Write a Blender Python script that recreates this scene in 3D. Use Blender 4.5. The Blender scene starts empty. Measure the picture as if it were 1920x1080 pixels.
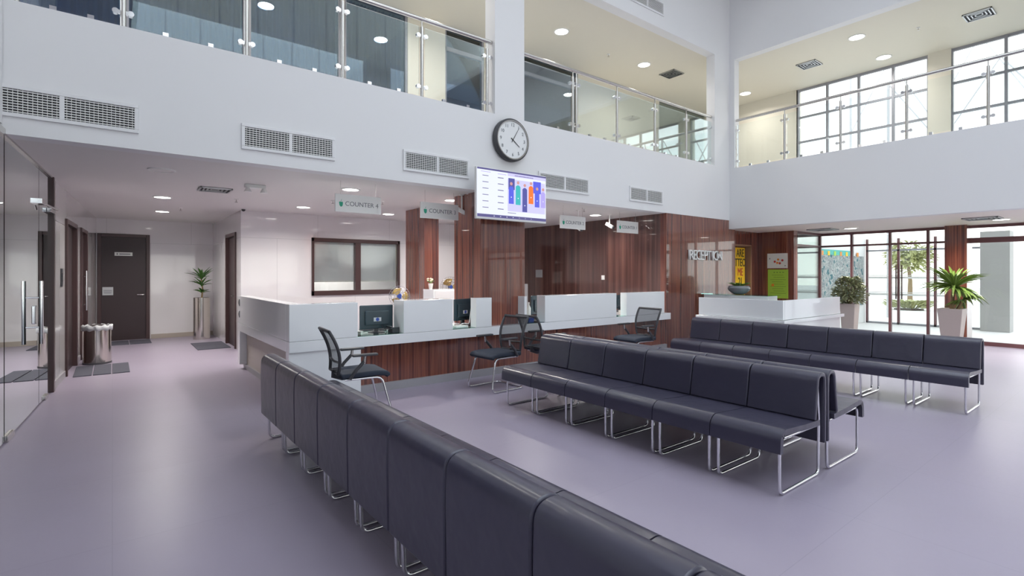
import bpy, bmesh, math, random
from mathutils import Vector, Matrix, Euler
random.seed(7)
R = math.radians
S = bpy.context.scene
COL = S.collection

# ---------------------------------------------------------------- camera
F = 964.0                      # focal length in px of a 1920 frame
TH = R(52.14)                  # heading measured from +X (counter direction) towards +Y
HZ = 513.0
cam_d = bpy.data.cameras.new('camera'); cam = bpy.data.objects.new('camera', cam_d); COL.objects.link(cam)
cam.location = (0, 0, 1.5); cam.rotation_euler = (R(90), 0, TH - R(90))
cam_d.sensor_width = 36; cam_d.lens = 36 * F / 1920; cam_d.shift_y = -(540 - HZ) / 1920
cam_d.clip_start = .02; cam_d.clip_end = 300
S.camera = cam
# ---------------------------------------------------------------- world, colour management
S.view_settings.view_transform = 'Standard'; S.view_settings.look = 'None'
S.view_settings.gamma = 1; S.view_settings.exposure = 0.15
try: S.view_settings.use_curve_mapping = False
except Exception: pass
w = bpy.data.worlds.new('world'); S.world = w; w.use_nodes = True
nt = w.node_tree; bg = nt.nodes['Background']
tc = nt.nodes.new('ShaderNodeTexCoord'); sx = nt.nodes.new('ShaderNodeSeparateXYZ'); cr = nt.nodes.new('ShaderNodeValToRGB')
nt.links.new(tc.outputs['Generated'], sx.inputs[0]); nt.links.new(sx.outputs[2], cr.inputs[0]); nt.links.new(cr.outputs[0], bg.inputs[0])
cr.color_ramp.elements[0].position = 0.0; cr.color_ramp.elements[0].color = (1, .98, .96, 1)
cr.color_ramp.elements[1].position = .8; cr.color_ramp.elements[1].color = (.82, .89, 1, 1)
bg.inputs[1].default_value = 2.4

def area(name, loc, rot, sx_, sy_, power, col, shape='RECTANGLE'):
    d = bpy.data.lights.new(name, 'AREA'); d.shape = shape; d.size = sx_
    if shape in ('RECTANGLE', 'ELLIPSE'): d.size_y = sy_
    d.energy = power; d.color = col
    o = bpy.data.objects.new(name, d); COL.objects.link(o); o.location = loc; o.rotation_euler = rot
    return o
# added fill lamp standing in for daylight from an unseen rooflight
area('rooflight_fill', (5, -.8, 8.05), (0, 0, 0), 9, 10, 190, (.88, .92, 1))

# ---------------------------------------------------------------- materials
MAT = {}
def P(name, col, rough=.5, metal=0, coat=0, spec=.5, emit=None, es=1, alpha=1, bump=0, bscale=40, croug=.03):
    m = bpy.data.materials.new(name); m.use_nodes = True; n = m.node_tree; b = n.nodes['Principled BSDF']
    b.inputs['Base Color'].default_value = (*col, 1); b.inputs['Roughness'].default_value = rough
    b.inputs['Metallic'].default_value = metal; b.inputs['Coat Weight'].default_value = coat
    b.inputs['Coat Roughness'].default_value = croug
    b.inputs['Specular IOR Level'].default_value = spec
    if emit: b.inputs['Emission Color'].default_value = (*emit, 1); b.inputs['Emission Strength'].default_value = es
    # every surface gets slight procedural variation
    tcn = n.nodes.new('ShaderNodeTexCoord'); no = n.nodes.new('ShaderNodeTexNoise'); no.inputs['Scale'].default_value = bscale
    n.links.new(tcn.outputs['Object'], no.inputs['Vector'])
    mr = n.nodes.new('ShaderNodeMapRange'); mr.inputs[3].default_value = max(0, rough - .03); mr.inputs[4].default_value = min(1, rough + .03)
    n.links.new(no.outputs['Fac'], mr.inputs[0]); n.links.new(mr.outputs[0], b.inputs['Roughness'])
    if bump:
        bn = n.nodes.new('ShaderNodeBump'); bn.inputs['Strength'].default_value = bump; bn.inputs['Distance'].default_value = .01
        n.links.new(no.outputs['Fac'], bn.inputs['Height']); n.links.new(bn.outputs[0], b.inputs['Normal'])
    MAT[name] = m; return m
def ramp(n, stops):
    c = n.nodes.new('ShaderNodeValToRGB'); e = c.color_ramp.elements
    while len(e) < len(stops): e.new(.5)
    for i, (p, col) in enumerate(stops): e[i].position = p; e[i].color = (*col, 1)
    return c
def pos_scaled(n, sc):
    g = n.nodes.new('ShaderNodeNewGeometry'); mp = n.nodes.new('ShaderNodeMapping'); mp.inputs['Scale'].default_value = sc
    n.links.new(g.outputs['Position'], mp.inputs['Vector']); return mp

P('white_paint', (.80, .80, .81), .55)
P('ceiling_paint', (.76, .74, .72), .6)
P('ceiling_bounce_lit', (.86, .80, .74), .6)  # entrance ceiling white, warmed and brightened to hold daylight bounced off the ground
P('beige_paint', (.74, .70, .60), .6)
P('white_gloss', (.84, .86, .88), .12, coat=.3)
P('white_plastic', (.82, .82, .80), .35)
P('grey_plastic', (.35, .35, .36), .4)
P('black_plastic', (.03, .033, .04), .35)
P('monitor_back', (.035, .06, .075), .22)
P('charcoal', (.06, .06, .068), .5)
P('plinth_grey', (.33, .32, .34), .35)
P('beige_stone_reflection', (.42, .37, .32), .35)
P('chrome', (.80, .80, .82), .12, metal=1)
P('steel', (.62, .60, .58), .25, metal=1)
P('steel_polished', (.66, .62, .57), .13, metal=1)
P('aluminium', (.55, .56, .58), .35, metal=1)
P('dark_door', (.040, .024, .026), .36, bscale=2)
P('dark_frame', (.065, .035, .035), .3)
P('frame_brown', (.15, .065, .07), .35)
P('frame_grey', (.30, .30, .33), .4)
P('leather', (.042, .039, .066), .31, coat=.25, bump=.4, bscale=8, croug=.2)
P('seat_fabric', (.022, .03, .05), .8, bump=.1, bscale=200)
P('chair_frame', (.05, .05, .058), .45)
P('mat_grey', (.075, .075, .10), .9, bump=.3, bscale=300)
P('amber_blade', (.42, .28, .08), .25)
P('green_leaf', (.06, .16, .03), .5)
P('green_leaf_light', (.16, .27, .06), .5)
P('green_leaf_dull', (.33, .36, .20), .55)
P('stem', (.25, .17, .09), .8)
P('soil', (.05, .035, .025), .95)
P('pot_beige', (.56, .50, .46), .5)
P('pot_grey', (.20, .21, .23), .3)
P('flower_white', (.85, .83, .6), .6)
P('paper_white', (.80, .84, .80), .6)
P('paper_grey', (.62, .64, .66), .6)
P('paper_yellow', (.90, .58, .02), .6)
P('paper_green', (.40, .66, .07), .6)
P('ink_black', (.02, .02, .02), .6)
P('ink_grey', (.16, .17, .19), .5)
P('ink_red', (.55, .05, .04), .6)
P('ink_blue', (.03, .08, .38), .5)
P('logo_green', (.02, .36, .22), .5)
P('orange', (.8, .28, .03), .5)
P('teal', (.05, .45, .40), .5)
P('skin', (.55, .33, .25), .6)
P('blind', (.74, .75, .78), .7)
P('curtain_grey', (.20, .27, .34), .85)
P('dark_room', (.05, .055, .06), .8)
P('office_grey', (.45, .45, .46), .7)
P('outside_white', (.85, .85, .84), .7)
P('leaf_haze', (.46, .47, .22), .6)  # outdoor leaf colour lightened to imitate overexposed haze
P('palm_leaf_backlit', (.17, .27, .05), .45)  # yellowish green puts the backlight into the palm leaf colour
P('outside_grey', (.42, .42, .41), .7)
P('paving', (.78, .76, .73), .6)
P('truss_steel', (.50, .50, .52), .5)
P('clock_face', (.82, .83, .83), .4)
P('lamp_on', (.9, .9, .9), .5, emit=(1, .96, .9), es=9)
P('lamp_off', (.75, .74, .72), .4)
P('screen_white', (.02, .02, .02), .3, emit=(.80, .84, 1), es=1.0)
for nm, c in (('blue', (.10, .12, .75)), ('teal', (.05, .48, .50)), ('orange', (1, .20, .03)), ('navy', (.09, .09, .35)), ('face', (.62, .32, .30)),
              ('ink', (.10, .08, .22)), ('bar', (.10, .09, .25)), ('pale', (.62, .60, .95)), ('lilac', (.45, .38, .85))):
    P('screen_' + nm, (.01, .01, .01), .3, emit=c, es=1.0)
P('tan_frame', (.34, .20, .12), .4)
P('grille_dark', (.03, .03, .035), .7)

def glass(name, tint, refl=1.0, ior=1.5, rough=0.0):
    m = bpy.data.materials.new(name); m.use_nodes = True; n = m.node_tree; n.nodes.clear()
    o = n.nodes.new('ShaderNodeOutputMaterial'); t = n.nodes.new('ShaderNodeBsdfTransparent'); t.inputs[0].default_value = (*tint, 1)
    g = n.nodes.new('ShaderNodeBsdfGlossy'); g.inputs['Roughness'].default_value = rough; g.inputs[0].default_value = (.95, 1, 1, 1)
    fr = n.nodes.new('ShaderNodeFresnel'); fr.inputs[0].default_value = ior
    mu = n.nodes.new('ShaderNodeMath'); mu.operation = 'MULTIPLY'; mu.inputs[1].default_value = refl; mu.use_clamp = True
    mx = n.nodes.new('ShaderNodeMixShader')
    n.links.new(fr.outputs[0], mu.inputs[0]); n.links.new(mu.outputs[0], mx.inputs[0])
    n.links.new(t.outputs[0], mx.inputs[1]); n.links.new(g.outputs[0], mx.inputs[2]); n.links.new(mx.outputs[0], o.inputs[0])
    MAT[name] = m
glass('glass_clear', (.95, .97, .96), .8)
glass('glass_rail', (.95, .975, .98), .55)
glass('glass_blue', (.40, .56, .74), 1.5, 1.6)
glass('glass_smoke', (.62, .62, .64), 2.2, 1.7)
glass('glass_green', (.72, .90, .86), .9)

def wood(name, stops, sc, rough, coat):
    m = P(name, (.2, .08, .05), rough, coat=coat, croug=.015); n = m.node_tree; b = n.nodes['Principled BSDF']
    mp = pos_scaled(n, sc); no = n.nodes.new('ShaderNodeTexNoise'); no.inputs['Scale'].default_value = 1; no.inputs['Detail'].default_value = 5; no.inputs['Roughness'].default_value = .62
    n.links.new(mp.outputs[0], no.inputs['Vector']); c = ramp(n, stops); n.links.new(no.outputs['Fac'], c.inputs[0]); n.links.new(c.outputs[0], b.inputs['Base Color'])
wood('zebrano', [(.30, (.055, .017, .015)), (.43, (.13, .040, .030)), (.50, (.26, .085, .052)), (.57, (.12, .038, .03)), (.64, (.30, .11, .065)), (.72, (.42, .19, .12))], (16, 16, .2), .2, .9)
wood('dark_zebrano', [(.3, (.045, .020, .018)), (.5, (.095, .042, .036)), (.7, (.17, .085, .068))], (10, 10, .2), .22, .8)

def brick_mat(name, c1, c2, mortar, bw, rh, ms, rough, plane, spec=.5, coat=0):
    m = P(name, c1, rough, coat=coat); n = m.node_tree; b = n.nodes['Principled BSDF']
    g = n.nodes.new('ShaderNodeNewGeometry'); sp = n.nodes.new('ShaderNodeSeparateXYZ'); cb = n.nodes.new('ShaderNodeCombineXYZ')
    n.links.new(g.outputs['Position'], sp.inputs[0])
    if plane == 'wall':
        ad = n.nodes.new('ShaderNodeMath'); ad.operation = 'ADD'; n.links.new(sp.outputs[0], ad.inputs[0]); n.links.new(sp.outputs[1], ad.inputs[1])
        n.links.new(ad.outputs[0], cb.inputs[0]); n.links.new(sp.outputs[2], cb.inputs[1])
    else:
        n.links.new(sp.outputs[0], cb.inputs[0]); n.links.new(sp.outputs[1], cb.inputs[1])
    br = n.nodes.new('ShaderNodeTexBrick'); br.offset = 0 if plane != 'wall' else .5
    br.inputs['Color1'].default_value = (*c1, 1); br.inputs['Color2'].default_value = (*c2, 1); br.inputs['Mortar'].default_value = (*mortar, 1)
    br.inputs['Scale'].default_value = 1; br.inputs['Brick Width'].default_value = bw; br.inputs['Row Height'].default_value = rh
    br.inputs['Mortar Size'].default_value = ms; br.inputs['Mortar Smooth'].default_value = .3
    n.links.new(cb.outputs[0], br.inputs['Vector']); n.links.new(br.outputs['Color'], b.inputs['Base Color'])
    return m, n, b, br
brick_mat('wall_tile', (.76, .745, .755), (.75, .735, .745), (.50, .49, .50), 1.6, 2.2, .003, .07, 'wall', coat=.6)
m, n, b, br = brick_mat('floor_tile', (.335, .295, .375), (.328, .288, .368), (.29, .26, .33), 1.2, 1.2, .0025, .36, 'floor')
no = n.nodes.new('ShaderNodeTexNoise'); no.inputs['Scale'].default_value = .9; no.inputs['Detail'].default_value = 6
g = n.nodes.new('ShaderNodeNewGeometry'); n.links.new(g.outputs['Position'], no.inputs['Vector'])
mxn = n.nodes.new('ShaderNodeMixRGB'); mxn.blend_type = 'MULTIPLY'; mxn.inputs[0].default_value = .25
cr2 = ramp(n, [(.35, (.8, .78, .76)), (.65, (1, 1, 1))]); n.links.new(no.outputs['Fac'], cr2.inputs[0])
n.links.new(br.outputs['Color'], mxn.inputs[1]); n.links.new(cr2.outputs[0], mxn.inputs[2]); n.links.new(mxn.outputs[0], b.inputs['Base Color'])

# office chair mesh: see-through weave
m = bpy.data.materials.new('mesh_weave'); m.use_nodes = True; n = m.node_tree; n.nodes.clear()
o = n.nodes.new('ShaderNodeOutputMaterial'); t = n.nodes.new('ShaderNodeBsdfTransparent'); d = n.nodes.new('ShaderNodeBsdfDiffuse'); d.inputs[0].default_value = (.06, .06, .07, 1)
mx = n.nodes.new('ShaderNodeMixShader'); ck = n.nodes.new('ShaderNodeTexChecker'); ck.inputs['Scale'].default_value = 260; ck.inputs[1].default_value = (.82, .82, .82, 1); ck.inputs[2].default_value = (.38, .38, .38, 1)
tcn = n.nodes.new('ShaderNodeTexCoord'); n.links.new(tcn.outputs['Object'], ck.inputs[0]); n.links.new(ck.outputs['Color'], mx.inputs[0])
n.links.new(t.outputs[0], mx.inputs[1]); n.links.new(d.outputs[0], mx.inputs[2]); n.links.new(mx.outputs[0], o.inputs[0]); MAT['mesh_weave'] = m
# mural paper: scribbled drawings
m = P('mural', (.8, .8, .8), .7); n = m.node_tree; b = n.nodes['Principled BSDF']
mp = pos_scaled(n, (1.5, 1.5, 1.5)); no = n.nodes.new('ShaderNodeTexNoise'); no.inputs['Detail'].default_value = 8; n.links.new(mp.outputs[0], no.inputs['Vector'])
c = ramp(n, [(.38, (.03, .14, .17)), (.43, (.34, .38, .37)), (.49, (.52, .53, .52)), (.52, (.05, .09, .12)), (.55, (.40, .42, .41)), (.64, (.16, .22, .24))]); n.links.new(no.outputs['Fac'], c.inputs[0]); n.links.new(c.outputs[0], b.inputs['Base Color'])

# ---------------------------------------------------------------- geometry helpers
def cross2(a, b): return a.cross(b)
class MB:
    def __init__(s, M=None): s.v = []; s.f = []; s.M = M
    def add(s, vs, fs):
        k = len(s.v)
        s.v += [tuple(s.M @ Vector(v)) if s.M else tuple(v) for v in vs]; s.f += [tuple(i + k for i in f) for f in fs]; return s
    def box(s, x0, x1, y0, y1, z0, z1):
        vs = [(x, y, z) for x in (x0, x1) for y in (y0, y1) for z in (z0, z1)]
        return s.add(vs, [(0, 1, 3, 2), (4, 6, 7, 5), (0, 4, 5, 1), (2, 3, 7, 6), (0, 2, 6, 4), (1, 5, 7, 3)])
    def prism(s, pts, axis, a0, a1):
        n_ = len(pts)
        def mk(p, a):
            if axis == 'y': return (p[0], a, p[1])
            if axis == 'x': return (a, p[0], p[1])
            return (p[0], p[1], a)
        vs = [mk(p, a0) for p in pts] + [mk(p, a1) for p in pts]
        fs = [tuple(range(n_)), tuple(range(2 * n_ - 1, n_ - 1, -1))] + [(i, (i + 1) % n_, (i + 1) % n_ + n_, i + n_) for i in range(n_)]
        return s.add(vs, fs)
    def strip(s, path, th, axis, a0, a1):
        """sheet of thickness th following a 2D path, extruded along axis"""
        L = []; Rr = []
        for i, p in enumerate(path):
            a = Vector(path[max(i - 1, 0)]); c = Vector(path[min(i + 1, len(path) - 1)]); t = (c - a).normalized(); nrm = Vector((-t.y, t.x)) * th / 2
            L.append((p[0] + nrm.x, p[1] + nrm.y)); Rr.append((p[0] - nrm.x, p[1] - nrm.y))
        pts = L + Rr[::-1]; n_ = len(path); N = 2 * n_
        def mk(p, a): return (p[0], a, p[1]) if axis == 'y' else ((a, p[0], p[1]) if axis == 'x' else (p[0], p[1], a))
        vs = [mk(p, a0) for p in pts] + [mk(p, a1) for p in pts]
        fs = [(i, (i + 1) % N, (i + 1) % N + N, i + N) for i in range(N)]
        for i in range(n_ - 1):
            a, b_, c, d_ = i, i + 1, N - 2 - i, N - 1 - i
            fs.append((a, d_, c, b_)); fs.append((a + N, b_ + N, c + N, d_ + N))
        return s.add(vs, fs)
    def tube(s, path, r, seg=8, closed=False):
        path = [Vector(p) for p in path]; n_ = len(path); vs = []; up = None
        for i, p in enumerate(path):
            a = path[i - 1] if (i or closed) else path[0]; c = path[(i + 1) % n_] if (i < n_ - 1 or closed) else path[-1]
            t = (c - a).normalized()
            if up is None: up = Vector((0, 0, 1)) if abs(t.z) < .9 else Vector((1, 0, 0))
            up = (up - t * up.dot(t)).normalized(); sd = t.cross(up)
            rr = r[i] if isinstance(r, (list, tuple)) else r
            vs += [p + (up * math.cos(2 * math.pi * k / seg) + sd * math.sin(2 * math.pi * k / seg)) * rr for k in range(seg)]
        fs = []
        for i in range(n_ if closed else n_ - 1):
            j = (i + 1) % n_
            fs += [(i * seg + k, i * seg + (k + 1) % seg, j * seg + (k + 1) % seg, j * seg + k) for k in range(seg)]
        if not closed: fs += [tuple(range(seg))[::-1], tuple((n_ - 1) * seg + k for k in range(seg))]
        return s.add(vs, fs)
    def cyl(s, p0, p1, r, r1=None, seg=20): return s.tube([p0, p1], [r, r if r1 is None else r1], seg)
    def lathe(s, prof, c=(0, 0, 0), seg=28, axis='z', caps=True):
        vs = []; n_ = len(prof)
        for r, z in prof:
            for k in range(seg):
                a = 2 * math.pi * k / seg; x, y = r * math.cos(a), r * math.sin(a)
                q = (x, y, z) if axis == 'z' else ((x, z, y) if axis == 'y' else (z, x, y))
                vs.append((q[0] + c[0], q[1] + c[1], q[2] + c[2]))
        fs = [(i * seg + k, i * seg + (k + 1) % seg, (i + 1) * seg + (k + 1) % seg, (i + 1) * seg + k) for i in range(n_ - 1) for k in range(seg)]
        if caps: fs += [tuple(range(seg))[::-1], tuple((n_ - 1) * seg + k for k in range(seg))]
        return s.add(vs, fs)
    def blade(s, base, d, L, wd, droop, seg=6, fold=.3):
        """long leaf: base point, start direction, length, width, droop"""
        d = Vector(d).normalized(); p = Vector(base); vs = []; side = d.cross(Vector((0, 0, 1)))
        if side.length < .05: side = Vector((1, 0, 0))
        side.normalize()
        for i in range(seg + 1):
            t = i / seg; ww = wd * math.sin(math.pi * min(1, .12 + t * .88)) ** .7 if i < seg else 0.0005
            nrm = side.cross(d).normalized()
            vs += [p - side * ww / 2 + nrm * ww * fold, p + Vector((0, 0, 0)), p + side * ww / 2 + nrm * ww * fold]
            d = (d + Vector((0, 0, -droop / seg))).normalized(); p = p + d * L / seg
        fs = []
        for i in range(seg):
            a = i * 3; fs += [(a, a + 1, a + 4, a + 3), (a + 1, a + 2, a + 5, a + 4)]
        return s.add(vs, fs)
    def build(s, name, mat, parent=None, smooth=None, bevel=0, bseg=2, loc=None, rot=None, solid=0):
        me = bpy.data.meshes.new(name); me.from_pydata(s.v, [], s.f); me.update()
        bm = bmesh.new(); bm.from_mesh(me); bmesh.ops.recalc_face_normals(bm, faces=bm.faces); bm.to_mesh(me); bm.free()
        me.materials.append(MAT[mat]); ob = bpy.data.objects.new(name, me); COL.objects.link(ob)
        if parent: ob.parent = parent
        if loc: ob.location = loc
        if rot: ob.rotation_euler = rot
        if smooth is not None:
            for p in me.polygons: p.use_smooth = True
            try: me.set_sharp_from_angle(angle=R(smooth))
            except Exception: pass
        if solid: md = ob.modifiers.new('solid', 'SOLIDIFY'); md.thickness = solid; md.offset = 0
        if bevel:
            md = ob.modifiers.new('bevel', 'BEVEL'); md.width = bevel; md.segments = bseg; md.limit_method = 'ANGLE'; md.angle_limit = R(35)
        return ob
def fillet(pts, r, n_=5):
    pts = [Vector(p) for p in pts]; out = [pts[0]]
    for i in range(1, len(pts) - 1):
        a, p, c = pts[i - 1], pts[i], pts[i + 1]; d1 = (a - p); d2 = (c - p); q = min(r, d1.length * .49, d2.length * .49)
        s0 = p + d1.normalized() * q; s1 = p + d2.normalized() * q
        for k in range(n_ + 1):
            t = k / n_; out.append(s0 * (1 - t) ** 2 + p * 2 * t * (1 - t) + s1 * t * t)
    out.append(pts[-1]); return out
def tag(o, label=None, cat=None, group=None, kind=None):
    if label: o['label'] = label
    if cat: o['category'] = cat
    if group: o['group'] = group
    if kind: o['kind'] = kind
    return o
def empty(name, loc, rz=0, label=None, cat=None, group=None, kind=None):
    o = bpy.data.objects.new(name, None); COL.objects.link(o); o.location = loc; o.rotation_euler = (0, 0, rz); o.empty_display_size = .1
    return tag(o, label, cat, group, kind)
def struct(name, mb, mat, label, cat, **k):
    return tag(mb.build(name, mat, **k), label, cat, kind='structure')
def kids(o): return [c for c in bpy.data.objects if c.parent == o]
def copy_tree(o, parent=None):
    c = o.copy(); COL.objects.link(c); c.parent = parent
    for ch in kids(o): copy_tree(ch, c)
    return c
def text(name, body, size, mat, parent, loc, rot, ext=.002, align='CENTER', sx_=1):
    cu = bpy.data.curves.new(name, 'FONT'); cu.body = body; cu.size = size; cu.extrude = ext; cu.align_x = align; cu.align_y = 'CENTER'
    tmp = bpy.data.objects.new('tmp', cu); COL.objects.link(tmp)
    dg = bpy.context.evaluated_depsgraph_get(); me = bpy.data.meshes.new_from_object(tmp.evaluated_get(dg))
    bpy.data.objects.remove(tmp); bpy.data.curves.remove(cu)
    me.materials.clear(); me.materials.append(MAT[mat]); o = bpy.data.objects.new(name, me); COL.objects.link(o)
    o.parent = parent; o.location = loc; o.rotation_euler = rot; o.scale = (sx_, 1, 1); return o
FRONT = (R(90), 0, 0)          # lettering that faces -Y
SIDE = (R(90), 0, R(-90))      # lettering that faces -X
cT, sT = math.cos(TH), math.sin(TH)
def ax(px, Y):                 # X of the sight line px on the plane Y
    u = (px - 960) / F; return Y * (cT + sT * u) / (sT - cT * u)
def ay(px, X):                 # Y of the sight line px on the plane X
    u = (px - 960) / F; return X * (sT - cT * u) / (cT + sT * u)

# ================================================================ SETTING
YA, XB = 6.25, 11.17           # faces of the two balcony fronts
ZC, ZB, ZF, ZU = 2.72, 2.52, 3.90, 6.37
YW = 11.0                      # tiled wall behind the counters
XF = 14.35                     # glazed street front
def LX(Y): return -.743 + .058 * (Y - 6.43)
ANG = math.atan(.058)
LM = Matrix.Translation((LX(0), 0, 0)) @ Matrix.Rotation(-ANG, 4, 'Z')       # left wall frame: local y runs along the wall, +x into the hall

struct('floor', MB().box(-6, XF, -8, 15, -.1, 0), 'floor_tile', 'polished mauve beige floor of the waiting hall', 'floor')
struct('floor', MB().box(XF, 70, -25, 30, -.12, -.005), 'paving', 'pale paving outside the entrance glazing', 'ground')
# ceilings
struct('ceiling', MB().box(-1.5, 14.6, YA + .2, 15, ZC, ZC + .15), 'ceiling_paint', 'white ceiling over the counters and corridor', 'ceiling')
struct('ceiling', MB().box(XB + .2, 14.6, -8, YA + .25, ZB, ZB + .15), 'ceiling_bounce_lit', 'white ceiling over the entrance side with bounced daylight in its colour', 'ceiling')
struct('ceiling', MB().box(-1.5, 14.6, YA + .2, 12.5, ZU, ZU + .15), 'beige_paint', 'upper floor ceiling behind the counter side railing', 'ceiling')
struct('ceiling', MB().box(XB + .2, 14.6, -8, YA + .2, ZU, ZU + .15), 'beige_paint', 'upper floor ceiling behind the window side railing', 'ceiling')
struct('ceiling', MB().box(-1.8, .4, -8, YA, 8.2, 8.35).box(9.6, XB + .2, -8, YA, 8.2, 8.35).box(.4, 9.6, -8, -6, 8.2, 8.35).box(.4, 9.6, 4.3, YA, 8.2, 8.35), 'white_paint', 'atrium roof around the added rooflight', 'ceiling')
struct('window_16', MB().box(.4, 9.6, -6, 4.3, 8.3, 8.31), 'glass_clear', 'added unseen rooflight glazing over the atrium', 'rooflight')  # unseen roof glazing, added to bring daylight into the hall
# balcony fronts
struct('wall_front', MB().box(-1.6, XB, YA, YA + .2, ZC, ZF), 'white_paint', 'long white balcony front over the counters', 'wall')
struct('wall_right', MB().box(XB, XB + .2, -8, YA + .2, ZB, ZF), 'white_paint', 'plain white balcony front on the entrance side', 'wall')
struct('wall_front_top', MB().box(-1.6, XB, YA, YA + .2, ZU, 8.4), 'white_paint', 'upper white bulkhead over the counter side balcony', 'wall')
struct('wall_right_top', MB().box(XB, XB + .2, -8, YA + .2, ZU, 8.4), 'white_paint', 'upper white bulkhead over the entrance side balcony', 'wall')
struct('floor', MB().box(-1.5, 14.6, YA + .2, 12.5, 3.70, 3.86).box(XB + .2, 14.6, -8, YA + .2, 3.70, 3.86), 'white_gloss', 'upper floor walkway behind the railings', 'floor')
# end wall behind the camera, left wall
struct('wall_back', MB().box(-6, .5, -8.2, -8, 0, 8.4).box(10.5, 14.6, -8.2, -8, 0, 8.4).box(.5, 10.5, -8.2, -8, 0, .3).box(.5, 10.5, -8.2, -8, 2.6, 4).box(.5, 10.5, -8.2, -8, 6.4, 8.4), 'white_paint', 'white wall at the near end of the hall', 'wall')
d1a, d1b = 9.86, 10.90        # openings in the left wall (local y)
mbl = MB(LM)
d1 = (9.88, 11.05); d2 = (11.62, 12.55)
for y0, y1, z0, z1 in ((8.78, d1[0], 0, ZC), (d1[1], d2[0], 0, ZC), (d2[1], 14.7, 0, ZC), (d1[0], d1[1], 2.30, ZC), (d2[0], d2[1], 2.30, ZC)):
    mbl.box(-.2, 0, y0, y1, z0, z1)
struct('wall_left', mbl, 'wall_tile', 'glossy white tiled wall on the left of the corridor', 'wall')
mbl = MB(LM).box(-.2, 0, -8.2, 3.4, 0, 8.4).box(-.2, 0, 3.4, YA, 2.8, 8.4)
struct('wall_left_near', mbl, 'white_paint', 'white atrium wall left of the hall', 'wall')
struct('wall_far_left', MB().box(-5.2, -5, 3, 15, 0, ZC + .1).box(-5, -1.2, 2.9, 3.1, 0, ZC + .1).box(-5, -.9, 9.6, 9.8, 0, ZC + .1), 'office_grey', 'grey walls of the room behind the smoked glass', 'wall')
struct('ceiling', MB().box(-5.2, -1.0, 3, 9.7, ZC + .06, ZC + .16), 'ceiling_paint', 'ceiling of the room behind the smoked glass', 'ceiling')
# corridor end
xb0, xb1 = ax(182, 14.5), ax(281, 14.5)
struct('wall_corridor_end', MB().box(-.6, xb0, 14.5, 14.7, 0, ZC).box(xb1, 2.4, 14.5, 14.7, 0, ZC).box(xb0, xb1, 14.5, 14.7, 2.39, ZC), 'wall_tile', 'glossy white tiled wall at the end of the corridor', 'wall')
struct('wall_corridor_right', MB().box(1.95, 2.1, YW, 11.45, 0, ZC).box(1.95, 2.1, 12.55, 14.6, 0, ZC).box(1.95, 2.1, 11.45, 12.55, 2.33, ZC), 'wall_tile', 'white tiled corridor side wall with a dark door', 'wall')
# tiled wall with window behind the counters
wx0, wx1, wz0, wz1 = ax(584, YW), ax(749, YW), 1.04, 2.25
dx0, dx1 = ax(872, YW), ax(872, YW) + .95
mb = MB()
for a, b_, z0, z1 in ((2.1, wx0, 0, ZC), (wx0, wx1, 0, wz0), (wx0, wx1, wz1, ZC), (wx1, dx0, 0, ZC), (dx0, dx1, 2.28, ZC), (dx1, 8.95, 0, ZC)): mb.box(a, b_, YW, YW + .15, z0, z1)
struct('wall_counter', mb, 'wall_tile', 'glossy white tiled wall behind the counters', 'wall')
# office behind the window
struct('wall_office', MB().box(2.2, 8.9, 13.2, 13.35, 0, ZC), 'office_grey', 'office wall seen through the inner window', 'wall')
# wood walls
struct('wall_wood', MB().box(8.8, 8.95, YA + .15, YW, 0, ZC), 'dark_zebrano', 'dark glossy wood panelled wall behind counters one and two', 'wall')
struct('wall_reception', MB().box(8.8, XB, YA + .01, YA + .15, 0, ZC).box(XB, 11.45, YA + .01, YA + .15, 0, ZB), 'zebrano', 'glossy striped wood wall carrying the reception letters', 'wall')
nx0, nx1 = 11.5, 12.40
struct('wall_notice', MB().box(11.45, nx0, 6.38, 6.55, 0, ZB).box(nx1, 12.9, 6.38, 6.55, 0, ZB).box(nx0, nx1, 6.38, 6.55, 2.2, ZB).box(nx0, nx1, 6.38, 6.55, 0, .7).box(nx0, nx1, 6.50, 6.55, .7, 2.2), 'zebrano', 'wood wall with a glazed niche beside reception', 'wall')
struct('wall_poster', MB().box(12.75, 12.95, 5.52, 6.38, 0, ZB), 'zebrano', 'wood panelled pier with the green poster', 'wall')
# wood columns
cx0, cx1 = ax(902, YA), ax(984.5, YA)
struct('trim_1', MB().box(cx0, cx1, YA + .01, YA + .75, 0, ZC), 'zebrano', 'wide striped wood column rising from the counter', 'column')
struct('trim_2', MB().box(4.50, 4.80, 8.4, 9.15, 0, ZC), 'zebrano', 'wood column standing behind counter three', 'column')
struct('trim_3', MB().box(14.05, 14.5, ay(1813, 14.05), ay(1771, 14.05), 0, ZB), 'zebrano', 'wood clad column in the glazed entrance front', 'column')
# upper columns
ux0, ux1 = ax(928, YA), ax(983, YA)
struct('trim_4', MB().box(ux0, ux1, YA, YA + .25, ZF, ZU), 'white_paint', 'white upper column above the wall clock', 'column')
struct('trim_5', MB().box(ax(1340, YA), XB + .2, YA - .0, YA + .2, ZF, ZU).box(XB, XB + .2, YA - .12, YA, ZF, ZU), 'white_paint', 'white upper column at the corner of the two balconies', 'column')
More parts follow.
